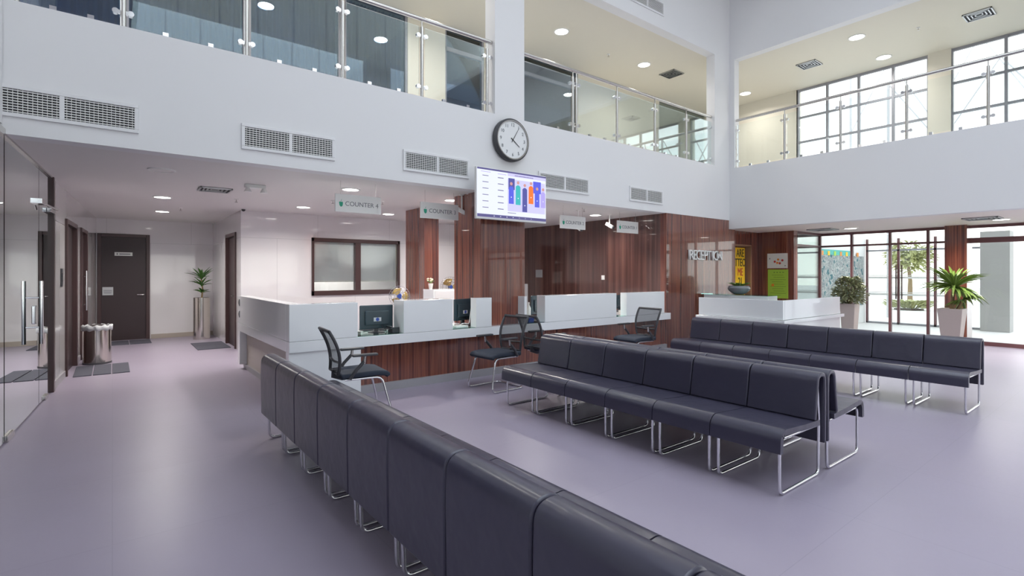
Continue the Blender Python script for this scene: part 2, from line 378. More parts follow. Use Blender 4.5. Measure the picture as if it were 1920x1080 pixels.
# upper wall with glazed bays
UW = 8.77
bays = [(-1.5, ax(232, UW)), (ax(235, UW), ax(462, UW)), (ax(466, UW), ax(640, UW)), (ax(646, UW), ax(765, UW)), (ax(835, UW), ax(908, UW)), (ax(966, UW), ax(1084, UW)), (ax(1236, UW), ax(1340, UW))]
mb = MB(); last = -1.6
for k, (a, b_) in enumerate(bays):
    if a > last: mb.box(last, a, UW, UW + .15, 3.86, ZU)
    last = b_
mb.box(last, 14.6, UW, UW + .15, 3.86, ZU)
struct('wall_upper', mb, 'beige_paint', 'cream upper floor wall between the tinted windows', 'wall')
for k, (a, b_) in enumerate(bays):
    wn = empty('window_%d' % (k + 1), ((a + b_) / 2, UW + .05, 3.86), 0, None, 'window', None, 'structure')
    wn['label'] = ['leftmost tinted upper floor window bay', 'second tinted upper floor window bay from the left', 'third tinted upper floor window bay from the left', 'tinted upper floor window left of the cream strip', 'tall tinted upper window left of the white column', 'tinted upper window right of the white column', 'last upper floor glazed bay near the corner column'][k]
    hw = (b_ - a) / 2; H = ZU - 3.86
    MB().box(-hw, hw, .0, .012, 0, H).build('pane', 'glass_blue' if k < 6 else 'glass_clear', wn)
    fr = MB().box(-hw, -hw + .04, -.03, .05, 0, H).box(hw - .04, hw, -.03, .05, 0, H).box(-hw, hw, -.03, .05, H - .05, H).box(-hw, hw, -.03, .05, 0, .05)
    if k == 4 or k == 5: fr.box(-hw, hw, -.03, .05, 2.05, 2.12)
    fr.build('frame', 'frame_grey', wn)
    if k < 4:
        vs = []; N = 60; W = 2 * hw - .1
        mbc = MB(); path = [(-W / 2 + W * i / N, .12 + .03 * math.sin(i * 1.7) + .015 * math.sin(i * .6)) for i in range(N + 1)]
        mbc.strip(path, .006, 'z', .02, H - .06).build('curtain', 'curtain_grey', wn, smooth=60)
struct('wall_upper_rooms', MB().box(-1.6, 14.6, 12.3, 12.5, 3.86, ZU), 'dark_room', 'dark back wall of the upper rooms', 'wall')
# upper street wall, X = XF
fy = [6.12, 5.41, 4.71, 4.01, 3.35]; fy2 = [2.95, 2.09, 1.4, .7, 0.0, -.7, -1.4]
mb = MB().box(XF, XF + .2, 6.12, 12.5, 3.86, ZU).box(XF - .05, XF + .25, 2.95, 3.35, 3.86, ZU).box(XF, XF + .2, -8, -1.4, 3.86, ZU)
struct('wall_street_upper', mb, 'beige_paint', 'cream upper wall between the big street windows', 'wall')
def curtain_wall(name, label, X, ys, z0, z1, trans, mat, vw=.05, dep=.08, glassmat='glass_clear'):
    wn = empty(name, (X, (ys[0] + ys[-1]) / 2, z0), 0, label, 'window', None, 'structure'); cy = (ys[0] + ys[-1]) / 2
    for y in ys: MB().box(0, dep, y - cy - vw / 2, y - cy + vw / 2, 0, z1 - z0).build('mullion', mat, wn)
    for z, h in trans: MB().box(.01, dep - .01, ys[-1] - cy, ys[0] - cy, z - h / 2 - z0, z + h / 2 - z0).build('transom', mat, wn)
    MB().box(dep / 2, dep / 2 + .01, ys[-1] - cy, ys[0] - cy, 0, z1 - z0).build('pane', glassmat, wn)
    return wn
curtain_wall('window_8', 'wide upper street window with grey grid, left of the cream pier', XF, fy, 3.86, ZU, [(3.9, .06), (4.31, .05), (4.97, .05), (5.62, .05), (ZU - .03, .06)], 'frame_grey')
curtain_wall('window_9', 'upper street window with grey grid, right of the cream pier', XF, fy2, 3.86, ZU, [(3.9, .06), (4.31, .05), (4.97, .05), (5.62, .05), (ZU - .03, .06)], 'frame_grey')
# ground floor street front
curtain_wall('window_10', 'brown framed entrance glazing left of the wood column', XF, [5.64, 4.86, 4.07, 3.36, 3.03], 0, ZB, [(.04, .08), (2.19, .045), (ZB - .03, .06)], 'frame_brown')
curtain_wall('window_11', 'brown framed entrance glazing right of the wood column', XF, [2.70, 1.55, .4, -.75, -1.9, -3.05, -4.2, -5.35, -6.5, -8], 0, ZB, [(.04, .08), (2.20, .11), (ZB - .03, .06)], 'frame_brown')
sw = empty('window_12', (13.65, 5.56, 0), 0, 'side glazing with brown transom between poster pier and entrance glazing', 'window', None, 'structure')
MB().box(-.68, .70, 0, .012, 0, ZB).build('pane', 'glass_clear', sw); MB().box(-.68, .70, -.03, .04, 2.16, 2.21).build('transom', 'frame_brown', sw)
MB().box(.64, .70, -.03, .05, 0, ZB).build('mullion', 'frame_brown', sw); MB().box(-.68, .70, -.03, .04, ZB - .06, ZB).build('head', 'frame_brown', sw)
struct('wall_street_end', MB().box(14.35, 14.6, 5.67, 12.5, 0, ZC + 1.2), 'white_paint', 'white end wall behind the reception wall', 'wall')
for nn, z0_, z1_, lb in (('window_17', .3, 2.6, 'added unseen lower glazing lighting the hall from the near end'), ('window_18', 4, 6.4, 'added unseen upper glazing lighting the hall from the near end')):  # unseen glazing added behind the camera for frontal daylight on the counter
    wn = empty(nn, (5.5, -8.1, z0_), 0, lb, 'window', None, 'structure'); MB().box(-5, 5, 0, .01, 0, z1_ - z0_).build('pane', 'glass_clear', wn)
    for k in range(9): MB().box(-5 + k * 1.25 - .03, -5 + k * 1.25 + .03, -.04, .05, 0, z1_ - z0_).build('mullion', 'frame_brown', wn)
# porch beyond the entrance glazing
struct('wall_porch', MB().box(14.6, 18.3, 5.82, 6.0, 0, 2.6), 'outside_white', 'white porch wall carrying the mural', 'wall')
porch = empty('window_13', (18.3, 4.4, 0), 0, 'outer porch glazing with double door and grey frames', 'window', None, 'structure')
for y in (5.78, 4.98, 4.12, 2.9): MB().box(0, .07, y - 4.4 - .03, y - 4.4 + .03, 0, 2.55).build('mullion', 'frame_brown', porch)
MB().box(0, .07, -1.5, 1.4, 0, .05).box(0, .07, -1.5, 1.4, 2.17, 2.22).build('transom', 'frame_grey', porch)
MB().box(.03, .04, -1.5, 1.4, 0, 2.55).build('pane', 'glass_clear', porch)
for y in (5.02, 4.88): MB().cyl((-.06, y - 4.4, .75), (-.06, y - 4.4, 1.75), .018).cyl((0, y - 4.4, .85), (-.06, y - 4.4, .85), .01).cyl((0, y - 4.4, 1.65), (-.06, y - 4.4, 1.65), .01).build('pull_handle', 'dark_frame', porch, smooth=40)
for z in (.88, 1.38): MB().box(.02, .028, -1.5, 1.4, z - .03, z + .03).box(.02, .028, -1.5, 1.4, z + .05, z + .07).build('safety_stripe', 'white_plastic', porch)
tag(MB().box(18.0, 18.5, 2.55, 3.12, 0, 2.6).build('wall_porch_pier', 'outside_grey'), 'grey pier outside the entrance glazing', 'column', kind='structure')
# mural on the porch wall
mu = empty('mural', (16.5, 5.81, 0), 0, 'paper mural of sketched drawings on the porch wall', 'mural')
MB().box(-1.6, 1.6, -.012, 0, .55, 2.02).build('paper', 'mural', mu)
MB().box(-1.6, .8, -.016, 0, 2.02, 2.16).build('border', 'teal', mu)
for k in range(7): MB().box(-1.5 + k * .42, -1.36 + k * .42, -.022, -.016, 2.0, 2.12).build('flag', ['orange', 'paper_yellow', 'paper_green'][k % 3], mu)
MB().box(-1.6, -1.52, -.016, 0, .3, 2.02).build('side_strip', 'teal', mu)
# baseboards
struct('baseboard_corridor', MB().box(xb1 + .02, 1.95, 14.46, 14.5, 0, .1), 'beige_stone_reflection', 'beige skirting at the end of the corridor', 'baseboard')
struct('baseboard_left', MB(LM).box(0, .015, 8.8, d1[0] - .06, 0, .1).box(0, .015, d1[1] + .06, d2[0] - .06, 0, .1), 'plinth_grey', 'grey skirting on the left corridor wall', 'baseboard')
struct('baseboard_counter', MB().box(2.1, 8.8, YW - .015, YW, 0, .1), 'plinth_grey', 'grey skirting of the tiled wall behind the counters', 'baseboard')

# ---------------------------------------------------------------- doors
def door(name, label, M, w_, h, lean=0, matl='dark_door'):
    """frame local: x along width (0..w), y=0 wall face, -y towards viewer"""
    dr = empty(name, (0, 0, 0), 0, label, 'door', None, 'structure'); dr.matrix_world = M
    f = .07
    MB().box(0, f, -.03, .12, 0, h).box(w_ - f, w_, -.03, .12, 0, h).box(f, w_ - f, -.03, .12, h - f, h).build('door_frame', 'dark_frame', dr, bevel=.006)
    MB().box(f, w_ - f, .03, .075, .0, h - f).build('door_leaf', matl, dr)
    return dr
dM = Matrix.Translation((xb0, 14.5, 0)); wdt = xb1 - xb0
d_end = door('door_1', 'dark brown door at the end of the corridor with two plates', dM, wdt, 2.39)
sg = MB().box(.32 * wdt, .66 * wdt, .018, .03, 1.90, 1.98).build('name_plate', 'paper_white', d_end); MB().box(.36 * wdt, .38 * wdt, .012, .018, 1.92, 1.96).box(.41 * wdt, .62 * wdt, .012, .018, 1.93, 1.95).build('lettering', 'ink_grey', sg)
sg = MB().box(.09, .28, .016, .03, 1.02, 1.20).build('notice_plate', 'paper_grey', d_end); MB().box(.11, .26, .010, .016, 1.12, 1.13).box(.11, .26, .010, .016, 1.09, 1.10).box(.12, .25, .010, .016, 1.06, 1.07).build('lettering', 'ink_grey', sg)
MB().cyl((wdt - .12, .03, 1.02), (wdt - .12, -.02, 1.02), .012).cyl((wdt - .12, -.02, 1.02), (wdt - .24, -.02, 1.02), .009).build('door_handle', 'steel', d_end, smooth=40)
# left wall doors: viewer side is local +x of LM
def left_door(name, label, y0, y1, h=2.30):
    M = LM @ Matrix.Translation((0, y0, 0)) @ Matrix.Rotation(R(90), 4, 'Z'); return door(name, label, M, y1 - y0, h)
dl = left_door('door_2', 'dark brown door in the left wall beside the black card reader', d1[0], d1[1])
dl2 = left_door('door_3', 'narrow dark door with steel pull bar behind the bin', d2[0], d2[1])
MB().cyl((.2, -.07, .85), (.2, -.07, 1.55), .016).cyl((.2, -.07, .95), (.2, .03, .95), .01).cyl((.2, -.07, 1.45), (.2, .03, 1.45), .01).build('pull_handle', 'chrome', dl2, smooth=40)
MB().box(.14, .26, .018, .03, 1.12, 1.28).build('lock_plate', 'steel', dl2)
dM = Matrix.Translation((1.95, 12.55, 0)) @ Matrix.Rotation(R(-90), 4, 'Z')
d4 = door('door_4', 'dark door seen edge on in the right corridor wall', dM, 1.1, 2.33)
MB().cyl((.95, .03, 1.05), (.95, -.05, 1.05), .01).cyl((.95, -.05, 1.05), (.83, -.05, 1.05), .009).build('door_handle', 'steel', d4, smooth=40)
d5 = door('door_5', 'dark door left of the wide wood column with white notices', Matrix.Translation((dx0, YW, 0)), dx1 - dx0, 2.28)
MB().box(.14, .42, .014, .03, 1.80, 1.87).build('name_plate', 'paper_white', d5); MB().box(.12, .5, .014, .03, 1.22, 1.55).build('notice_plate', 'paper_white', d5)

# ---------------------------------------------------------------- inner window with blinds
wi = empty('window_14', ((wx0 + wx1) / 2, YW, wz0), 0, 'brown framed inner window with two half lowered blinds', 'window', None, 'structure')
hw = (wx1 - wx0) / 2; H = wz1 - wz0
MB().box(-hw, -hw + .05, -.03, .1, 0, H).box(hw - .05, hw, -.03, .1, 0, H).box(-hw, hw, -.03, .1, H - .08, H).box(-hw, hw, -.03, .1, 0, .1).box(-.06, .06, -.025, .1, 0, H).build('frame', 'dark_frame', wi, bevel=.004)
for a, b_ in ((-hw + .05, -.06), (.06, hw - .05)):
    MB().box(a, b_, .03, .04, .1, H - .08).build('pane', 'glass_clear', wi)
    bl = MB().box(a + .01, b_ - .01, .07, .075, .30, H - .08).build('blind', 'blind', wi); MB().box(a + .01, b_ - .01, .062, .084, .28, .31).build('bottom_rail', 'white_plastic', bl)
# office desk seen below the blinds
of = empty('office_desk', (4.3, 12.3, 0), 0, 'dark office desk seen under the blinds', 'desk')
MB().box(-1.3, 1.3, -.35, .35, .72, .76).build('desk_top', 'dark_frame', of)
for a in (-1.2, 1.2): MB().box(a - .03, a + .03, -.3, .3, 0, .72).build('leg', 'frame_grey', of)

# ---------------------------------------------------------------- left smoked glass wall with door
gw = empty('window_15', (0, 0, 0), 0, 'frameless smoked glass wall and door on the far left', 'window', None, 'structure'); gw.matrix_world = LM
MB().box(-.012, 0, 3.4, 6.3, .02, 2.72).build('pane', 'glass_smoke', gw)
MB().box(-.012, 0, 6.33, 7.9, .02, 2.72).build('door_pane', 'glass_smoke', gw)
MB().box(-.012, 0, 7.92, 8.7, .02, 2.72).build('pane', 'glass_smoke', gw)
MB().box(-.05, .03, 8.70, 8.79, 0, 2.74).build('post', 'dark_frame', gw)
MB().box(-.03, .02, 3.4, 8.7, 2.70, 2.76).build('head_channel', 'steel', gw)
for x in (.07, -.085):
    mbh = MB().cyl((x, 7.55, .74), (x, 7.55, 1.42), .02)
    mbh.cyl((x, 7.55, .92), (-.005, 7.55, .92), .01).cyl((x, 7.55, 1.24), (-.005, 7.55, 1.24), .01)
    mbh.build('pull_handle', 'chrome', gw, smooth=40)
MB().box(-.03, .02, 7.60, 7.68, .95, 1.15).build('lock', 'chrome', gw, bevel=.01)
MB().box(-.03, .02, 6.35, 6.6, 0, .06).box(-.03, .02, 8.2, 8.4, 0, .05).build('floor_patch', 'steel', gw, bevel=.005)
MB().box(-.02, .05, 7.75, 7.95, 2.28, 2.34).cyl((.03, 7.85, 2.3), (.10, 8.45, 2.28), .012).box(0, .04, 8.4, 8.7, 2.25, 2.30).build('door_closer', 'chrome', gw, bevel=.004)

# ================================================================ RAILINGS
def railing(name, label, x0, x1, posts, along='x', fixed=0, ends=(True, True)):
    cxm = (x0 + x1) / 2
    loc = (cxm, fixed, ZF) if along == 'x' else (fixed, cxm, ZF)
    rl = empty(name, loc, 0 if along == 'x' else R(90), label, 'railing')
    a, b_ = x0 - cxm, x1 - cxm
    MB().cyl((a, 0, 1.09), (b_, 0, 1.09), .03, seg=14).build('handrail', 'steel', rl, smooth=40)
    ps = sorted(p - cxm for p in posts)
    for p in ps:
        po = MB().cyl((p, 0, 0), (p, 0, .98), .024, seg=12).cyl((p, 0, .98), (p, 0, 1.07), .010, seg=8).lathe([(.045, 0), (.045, .012), (.03, .02)], (p, 0, 0), 14).build('post', 'steel', rl, smooth=40)
        for z in (.16, .86):
            MB().lathe([(.028, -.02), (.028, .02)], (p - .06, 0, z), 12, 'y').lathe([(.028, -.02), (.028, .02)], (p + .06, 0, z), 12, 'y').box(p - .06, p + .06, -.012, .012, z - .018, z + .018).build('glass_clamp', 'chrome', po, smooth=40)
    edges = [a] + ps + [b_]
    for i in range(len(edges) - 1):
        q0, q1 = edges[i] + .045, edges[i + 1] - .045
        if q1 - q0 < .15: continue
        pn = MB().box(q0, q1, -.006, .006, .04, .98).build('glass_panel', 'glass_rail', rl)
        for q in (q0 + (q1 - q0) * .3, q0 + (q1 - q0) * .7): MB().box(q - .025, q + .025, -.015, .015, .0, .06).build('foot_clip', 'chrome', pn)
    return rl
YR = YA + .08
railing('glass_railing', 'long steel and glass railing left of the white upper column', -1.4, ux0 - .01, [ax(p, YR) for p in (30, 231, 462, 642, 791, 913)], 'x', YR)
railing('glass_railing', 'steel and glass railing between the white column and corner column', ux1 + .01, ax(1340, YA) - .01, [ax(p, YR) for p in (1074, 1080.5, 1157, 1228, 1287, 1336)], 'x', YR)
railing('glass_railing', 'steel and glass railing in front of the street windows', -7.9, YA - .13, [ay(p, XB + .08) for p in (1379, 1471, 1576, 1700, 1853)] + [.1, -.9, -1.9, -2.9, -3.9, -4.9, -5.9, -6.9], 'y', XB + .08)

# ================================================================ GRILLES, CEILING FITTINGS
def grille(px0, px1, z0, z1, label):
    x0, x1 = ax(px0, YA), ax(px1, YA); W = x1 - x0; H = z1 - z0
    g = empty('air_grille', ((x0 + x1) / 2, YA, z0), 0, label, 'air vent', 'air grilles in the balcony front')
    h = W / 2; f = .035
    MB().box(-h, h, -.004, .0, 0, H).build('backing', 'grille_dark', g)
    MB().box(-h - f, h + f, -.02, 0, -f, 0).box(-h - f, h + f, -.02, 0, H, H + f).box(-h - f, -h, -.02, 0, 0, H).box(h, h + f, -.02, 0, 0, H).box(-.018, .018, -.02, 0, 0, H).build('frame', 'white_paint', g, bevel=.004)
    for a, b_ in ((-h, -.018), (.018, h)):
        mb = MB(); n_ = 9
        for k in range(n_): z = H * (k + .5) / n_; mb.box(a, b_, -.016, -.009, z - .004, z + .004)
        m_ = int((b_ - a) / .032)
        for k in range(m_): x = a + (b_ - a) * (k + .5) / m_; mb.box(x - .002, x + .002, -.012, -.005, 0, H)
        mb.build('louvre', 'white_plastic', g)
grille(-40, 252, 2.91, 3.12, 'largest air grille at the far left of the balcony front')
grille(459, 622, 2.90, 3.11, 'double air grille above the counter four sign')
grille(760, 875, 2.90, 3.11, 'double air grille left of the television')
grille(1012, 1101, 2.90, 3.11, 'air grille partly hidden by the right edge of the television')
grille(1182, 1240, 2.90, 3.11, 'small air grille at the right end above counter one')
grille(1182, 1242, 6.66, 6.87, 'air grille high on the upper bulkhead')

def downlight(x, y, z, label, on=True, power=22, r=.11, grp='round downlights'):
    d = empty('downlight', (x, y, z), 0, label, 'ceiling light', grp)
    MB().lathe([(r + .025, 0), (r + .022, -.012), (r, -.012), (r, 0)], seg=24).build('trim_ring', 'white_plastic', d, smooth=40)
    MB().lathe([(r, -.004), (r, -.008)], seg=24).build('diffuser', 'lamp_on' if on else 'lamp_off', d)
    if on and power:
        l = area('downlight_lamp', (x, y, z - .02), (0, 0, 0), 2 * r, 0, power, (1, .95, .89), 'DISK'); l.parent = d; l.location = (0, 0, -.02); l.data.spread = R(150)
G1 = 'downlights over the counters and corridor'
for x, y, t in ((.63, 9.87, 'lit downlight over the corridor, nearer of two'), (.77, 12.14, 'lit downlight over the corridor, farther of two'), (2.72, 7.3, 'lit downlight above the counter four sign'),
                (2.76, 9.77, 'lit downlight before the inner window, left of the counter four sign'), (4.45, 9.84, 'lit downlight between the counter signs four and three'), (4.44, 7.34, 'lit downlight above the counter three sign'),
                (6.2, 7.34, 'lit downlight hidden behind the television'), (7.93, 7.38, 'lit downlight before the dark wood wall near sign one'), (6.2, 9.8, 'lit downlight deep behind the television')):
    downlight(x, y, ZC, t, True, 38 if x < 1 else (20 if y > 9 else 28), .11, G1)
downlight(.46, 7.3, ZC, 'unlit round ceiling light near the smoked glass', False, 0, .12, G1)
G2 = 'downlights in the upper floor ceiling'
for x, y, t in ((7.13, 7.55, 'upper downlight just right of the white column'), (9.78, 7.57, 'upper downlight above the railing between the columns'), (13.5, 7.1, 'upper downlight right of the corner column'), (12.1, 4.0, 'upper downlight over the street windows, nearer the void'), (13.7, 4.0, 'upper downlight close above the street windows'),
                (2.2, 7.55, 'upper downlight above the tinted bays'), (4.4, 7.55, 'upper downlight left of the white column')):
    downlight(x, y, ZU, t, True, 20, .13, G2)
G3 = 'downlights over the entrance side'
for x, y, t in ((13.1, 4.45, 'downlight over the entrance left of the wood column'), (13.16, 1.98, 'downlight over the entrance right of the wood column')):
    downlight(x, y, ZB, t, True, 45, .12, G3)
for y in (-.5, -3): downlight(13.1, y, ZB, 'downlight over the entrance beyond the right edge', True, 45, .12, G3)

def vent(x, y, z, s, label):
    v = empty('ceiling_vent', (x, y, z), 0, label, 'air vent', 'square ceiling diffusers')
    MB().box(-s, s, -s, s, -.006, 0).build('backing', 'grille_dark', v)
    for k in range(4):
        q = s * (1 - k * .24); w_ = .02
        MB().box(-q, q, -q, -q + w_, -.022 + k * .003, -.006).box(-q, q, q - w_, q, -.022 + k * .003, -.006).box(-q, -q + w_, -q, q, -.022 + k * .003, -.006).box(q - w_, q, -q, q, -.022 + k * .003, -.006).build('vane', 'aluminium', v)
vent(1.17, 8.5, ZC, .2, 'ceiling diffuser over the corridor mouth')
vent(6.6, 7.95, ZC, .2, 'ceiling diffuser right of the television')
vent(10.75, 7.5, ZU, .21, 'upper ceiling diffuser left of the corner column')
vent(12.8, 5.2, ZU, .21, 'upper ceiling diffuser right of the corner column')
vent(12.85, 2.24, ZU, .21, 'upper ceiling diffuser at the right edge')
vent(12.9, 4.95, ZB, .25, 'ceiling diffuser over the reception side entrance')
vent(12.6, 2.15, ZB, .25, 'ceiling diffuser above the right entrance glazing')
def sprinkler(x, y, z, label):
    s_ = empty('sprinkler', (x, y, z), 0, label, 'sprinkler', 'small ceiling sprinkler heads')
    MB().lathe([(.035, 0), (.03, -.01), (.012, -.012)], seg=14).build('rose', 'white_plastic', s_, smooth=40)
    MB().cyl((0, 0, -.01), (0, 0, -.05), .008, seg=8).lathe([(.022, -.05), (.022, -.054)], seg=12).build('head', 'steel', s_, smooth=40)
for x, y, z, t in ((8.7, 7.7, ZU, 'upper sprinkler between two downlights'), (12.6, 3.1, ZU, 'upper sprinkler over the street windows'), (3.6, 8.2, ZC, 'sprinkler right of the counter four sign'), (1.6, 9.4, ZC, 'sprinkler above the corner of the tiled wall'),
                   (2.9, 8.6, ZC, 'sprinkler beside the lit downlight by sign four'), (1.0, 11.3, ZC, 'sprinkler in the corridor ceiling'), (4.3, 6.62, ZC, 'sprinkler over the television column'), (7.0, 6.8, ZC, 'sprinkler over the counter two sign')):
    sprinkler(x, y, z, t)
downlight(4.3, 12.3, ZC, 'added unseen lamp inside the office brightening the blinds', True, 90, .15, 'added office fill lights')  # lamp added in the office to brighten the blinds
em = empty('emergency_light', (1.55, 7.75, ZC), 0, 'small emergency spotlight fixed to the ceiling near the corridor', 'emergency light')
MB().box(-.13, .13, -.05, .05, -.05, 0).build('housing', 'white_plastic', em, bevel=.01)
for x in (-.1, .1): MB().lathe([(.02, 0), (.045, -.05), (.045, -.06)], (x, -.05, -.05), 14).build('lamp_head', 'white_plastic', em, smooth=40)

# ================================================================ CLOCK, TV
ck = empty('wall_clock', (4.80, YA, 3.53), 0, 'large round wall clock with dark rim above the television', 'clock')
MB().lathe([(.30, 0), (.325, -.02), (.325, -.085), (.31, -.10), (.285, -.10), (.28, -.085)], (0, 0, 0), 48, 'y').build('rim', 'charcoal', ck, smooth=40)
MB().lathe([(.283, -.088), (.283, -.092)], (0, 0, 0), 48, 'y').build('face', 'clock_face', ck)
MB().lathe([(.298, -.10), (.298, -.106), (.283, -.106), (.283, -.10), (.298, -.10)], (0, 0, 0), 48, 'y', False).build('bezel', 'steel', ck, smooth=40)
for h in range(1, 13):
    a = R(90 - 30 * h); text('numeral', str(h), .07, 'ink_grey', ck, (.225 * math.cos(a), -.0945, .225 * math.sin(a)), FRONT, .001)
def hand(name, ang, L, w_, yy):
    a = R(90 - ang); dx, dz = math.cos(a), math.sin(a)
    pts = [(-dx * .04 - dz * w_, -dz * .04 + dx * w_), (-dx * .04 + dz * w_, -dz * .04 - dx * w_), (dx * L + dz * w_ * .5, dz * L - dx * w_ * .5), (dx * L - dz * w_ * .5, dz * L + dx * w_ * .5)]
    MB().prism(pts, 'y', yy, yy - .003).build(name, 'ink_black', ck)
hand('hour_hand', 126, .16, .007, -.097); hand('minute_hand', 31, .225, .005, -.101)
tv = empty('television', (ax(958, 5.97), 5.97, 2.27), 0, 'wide television showing a white schedule page, under the clock', 'television')
x0, x1 = ax(893, 5.95) - ax(958, 5.97), ax(1024, 5.95) - ax(958, 5.97); H = .73
MB().box(x0, x1, -.02, .03, 0, H).build('casing', 'white_plastic', tv, bevel=.008)
MB().box(x0 + .3, x1 - .3, .03, .30, .12, H - .12).build('wall_bracket', 'charcoal', tv)
sc = MB().box(x0 + .012, x1 - .012, -.024, -.018, .03, H - .01).build('screen', 'screen_white', tv)
W = x1 - x0 - .024; sx0 = x0 + .012
def sb(a, b_, c, d_, mat, nm='screen_mark', dep=-.0275): MB().box(sx0 + W * a, sx0 + W * b_, dep, -.024, .03 + (H - .04) * c, .03 + (H - .04) * d_).build(nm, mat, sc)
sb(0, 1, 0, .06, 'screen_bar', 'taskbar'); sb(0, 1, .965, 1, 'screen_bar', 'title_bar')
sb(.42, 1, .90, .965, 'screen_pale', 'page_header')
for k in range(6):
    z = .84 - k * .13; sb(.07, .15, z, z + .012, 'screen_ink', 'text_line'); sb(.28, .36, z - .01, z + .004, 'screen_ink', 'text_line')
sb(.05, .18, .92, .93, 'screen_lilac', 'text_line'); sb(.28, .40, .91, .92, 'screen_lilac', 'text_line'); sb(.52, .80, .915, .935, 'screen_ink', 'text_line'); sb(.42, .54, .12, .13, 'screen_ink', 'text_line')
sb(.42, .985, .16, .84, 'screen_pale', 'photo_panel', -.0262)
sb(.43, .52, .62, .86, 'screen_navy', 'photo_panel', -.0266); sb(.80, .92, .60, .86, 'screen_blue', 'photo_panel', -.0266)
for cx_, mt, z0, z1 in ((.47, 'screen_blue', .32, .66), (.57, 'screen_teal', .31, .70), (.67, 'screen_navy', .17, .66), (.765, 'screen_orange', .36, .72), (.86, 'screen_blue', .30, .62), (.955, 'screen_lilac', .30, .62)):
    hw_ = .036
    pts = [(sx0 + W * (cx_ - hw_), .03 + (H - .04) * z0), (sx0 + W * (cx_ + hw_), .03 + (H - .04) * z0), (sx0 + W * (cx_ + hw_ * .95), .03 + (H - .04) * z1), (sx0 + W * (cx_ + .012), .03 + (H - .04) * (z1 + .03)), (sx0 + W * (cx_ - .012), .03 + (H - .04) * (z1 + .03)), (sx0 + W * (cx_ - hw_ * .95), .03 + (H - .04) * z1)]
    f_ = MB().prism(pts, 'y', -.0285, -.0255).build('pictured_figure', mt, sc)
    MB().lathe([(.024, -.0292), (.024, -.0255)], (sx0 + W * cx_, 0, .03 + (H - .04) * (z1 + .085)), 14, 'y').build('head', 'screen_face', f_)
    MB().lathe([(.009, -.0296), (.009, -.0255)], (sx0 + W * cx_, 0, .03 + (H - .04) * (z0 + .14)), 8, 'y').build('badge', 'screen_white', f_)
for k in range(7): sb(.22 + k * .09, .235 + k * .09, .02, .04, 'screen_white', 'icon')

# ================================================================ SIGNS
def hang_sign(px0, px1, word, label):
    Y = 6.7; x0, x1 = ax(px0, Y), ax(px1, Y); W = x1 - x0
    s_ = empty('counter_sign', ((x0 + x1) / 2, Y, 2.31), 0, label, 'sign', 'hanging counter signs')
    MB().box(-W / 2, W / 2, -.012, .012, 0, .235).build('panel', 'white_plastic', s_, bevel=.004)
    for q in (-W * .38, W * .38): MB().cyl((q, 0, .235), (q, 0, ZC - 2.31), .003, seg=6).build('hanging_wire', 'steel', s_)
    lx = -W / 2 + .075
    ic = MB().prism([(lx - .026, .125), (lx - .020, .085), (lx - .006, .068), (lx + .010, .068), (lx + .022, .085), (lx + .026, .125), (lx + .012, .135), (lx, .128), (lx - .012, .135)], 'y', -.015, -.012).build('apple_emblem', 'logo_green', s_)
    MB().prism([(lx - .004, .14), (lx + .012, .17), (lx + .004, .142)], 'y', -.015, -.012).build('leaf', 'logo_green', ic)
    text('lettering', word, .084, 'ink_grey', s_, (.045, -.0135, .11), FRONT, .001, sx_=1.0)
hang_sign(628, 714, 'COUNTER 4', 'hanging white sign reading COUNTER 4')
hang_sign(788, 859, 'COUNTER 3', 'hanging white sign reading COUNTER 3')
hang_sign(1050, 1097, 'COUNTER 2', 'hanging white sign reading COUNTER 2')
hang_sign(1157, 1196, 'COUNTER 1', 'hanging white sign at the right, reading COUNTER 1')
rs = empty('reception_sign', (ax(1320, YA), YA + .01, 1.5), 0, 'white block letters spelling RECEPTION on the striped wood wall', 'sign')
x0, x1 = ax(1290, YA), ax(1350, YA); wd = 'RECEPTION'; step = (x1 - x0) / 9
for i, ch in enumerate(wd):
    q = x0 + step * (i + .5) - ax(1320, YA)
    o = text('letter', ch, .30, 'white_plastic', rs, (q, -.035, .385), FRONT, .018, sx_=1.0)
    if ch == 'I': o.scale = (1.3, 1, 1)
# posters
yp = empty('yellow_poster', (11.95, 6.47, 1.05), 0, 'yellow banner with black and red hand lettering in the niche', 'poster')
MB().box(-.35, .32, -.006, 0, 0, 1.08).build('sheet', 'paper_yellow', yp)
for i, (s_, mt) in enumerate((('ARE', 'ink_black'), ('TTEO', 'ink_black'), ('ME', 'ink_red'), ('21', 'ink_black'))): text('lettering', s_, .27, mt, yp, (.10, -.008, .94 - i * .23), FRONT, .004, sx_=.74)
MB().box(nx0 - .04, nx0, -.02, .02, -.34, 1.2).build('niche_edge', 'dark_frame', yp) if False else None
struct('trim_6', MB().box(nx0, nx0 + .04, 6.36, 6.50, .7, 2.2).box(nx1 - .04, nx1, 6.36, 6.50, .7, 2.2).box(nx0, nx1, 6.36, 6.50, 2.16, 2.2), 'tan_frame', 'orange brown edging of the niche beside reception', 'trim')
def side_poster(px0, px1, z0, z1, mat, name, label):
    X = 12.75; y1, y0 = ay(px0, X), ay(px1, X)
    p = empty(name, (X, (y0 + y1) / 2, z0), 0, label, 'poster'); h = (y1 - y0) / 2
    MB().box(-.008, 0, -h, h, 0, z1 - z0).build('sheet', mat, p); return p, h
p, h = side_poster(1439, 1477, 1.63, 1.99, 'paper_white', 'white_poster', 'white poster with small orange flowers above the green poster')
for k, (a, c) in enumerate(((.06, .16), (-.02, .21), (-.06, .12), (.0, .13), (-.12, .19))):
    MB().lathe([(.028, -.011), (.028, -.007)], (0, a, c), 8, 'x').build('flower', ['ink_red', 'orange'][k % 2], p)
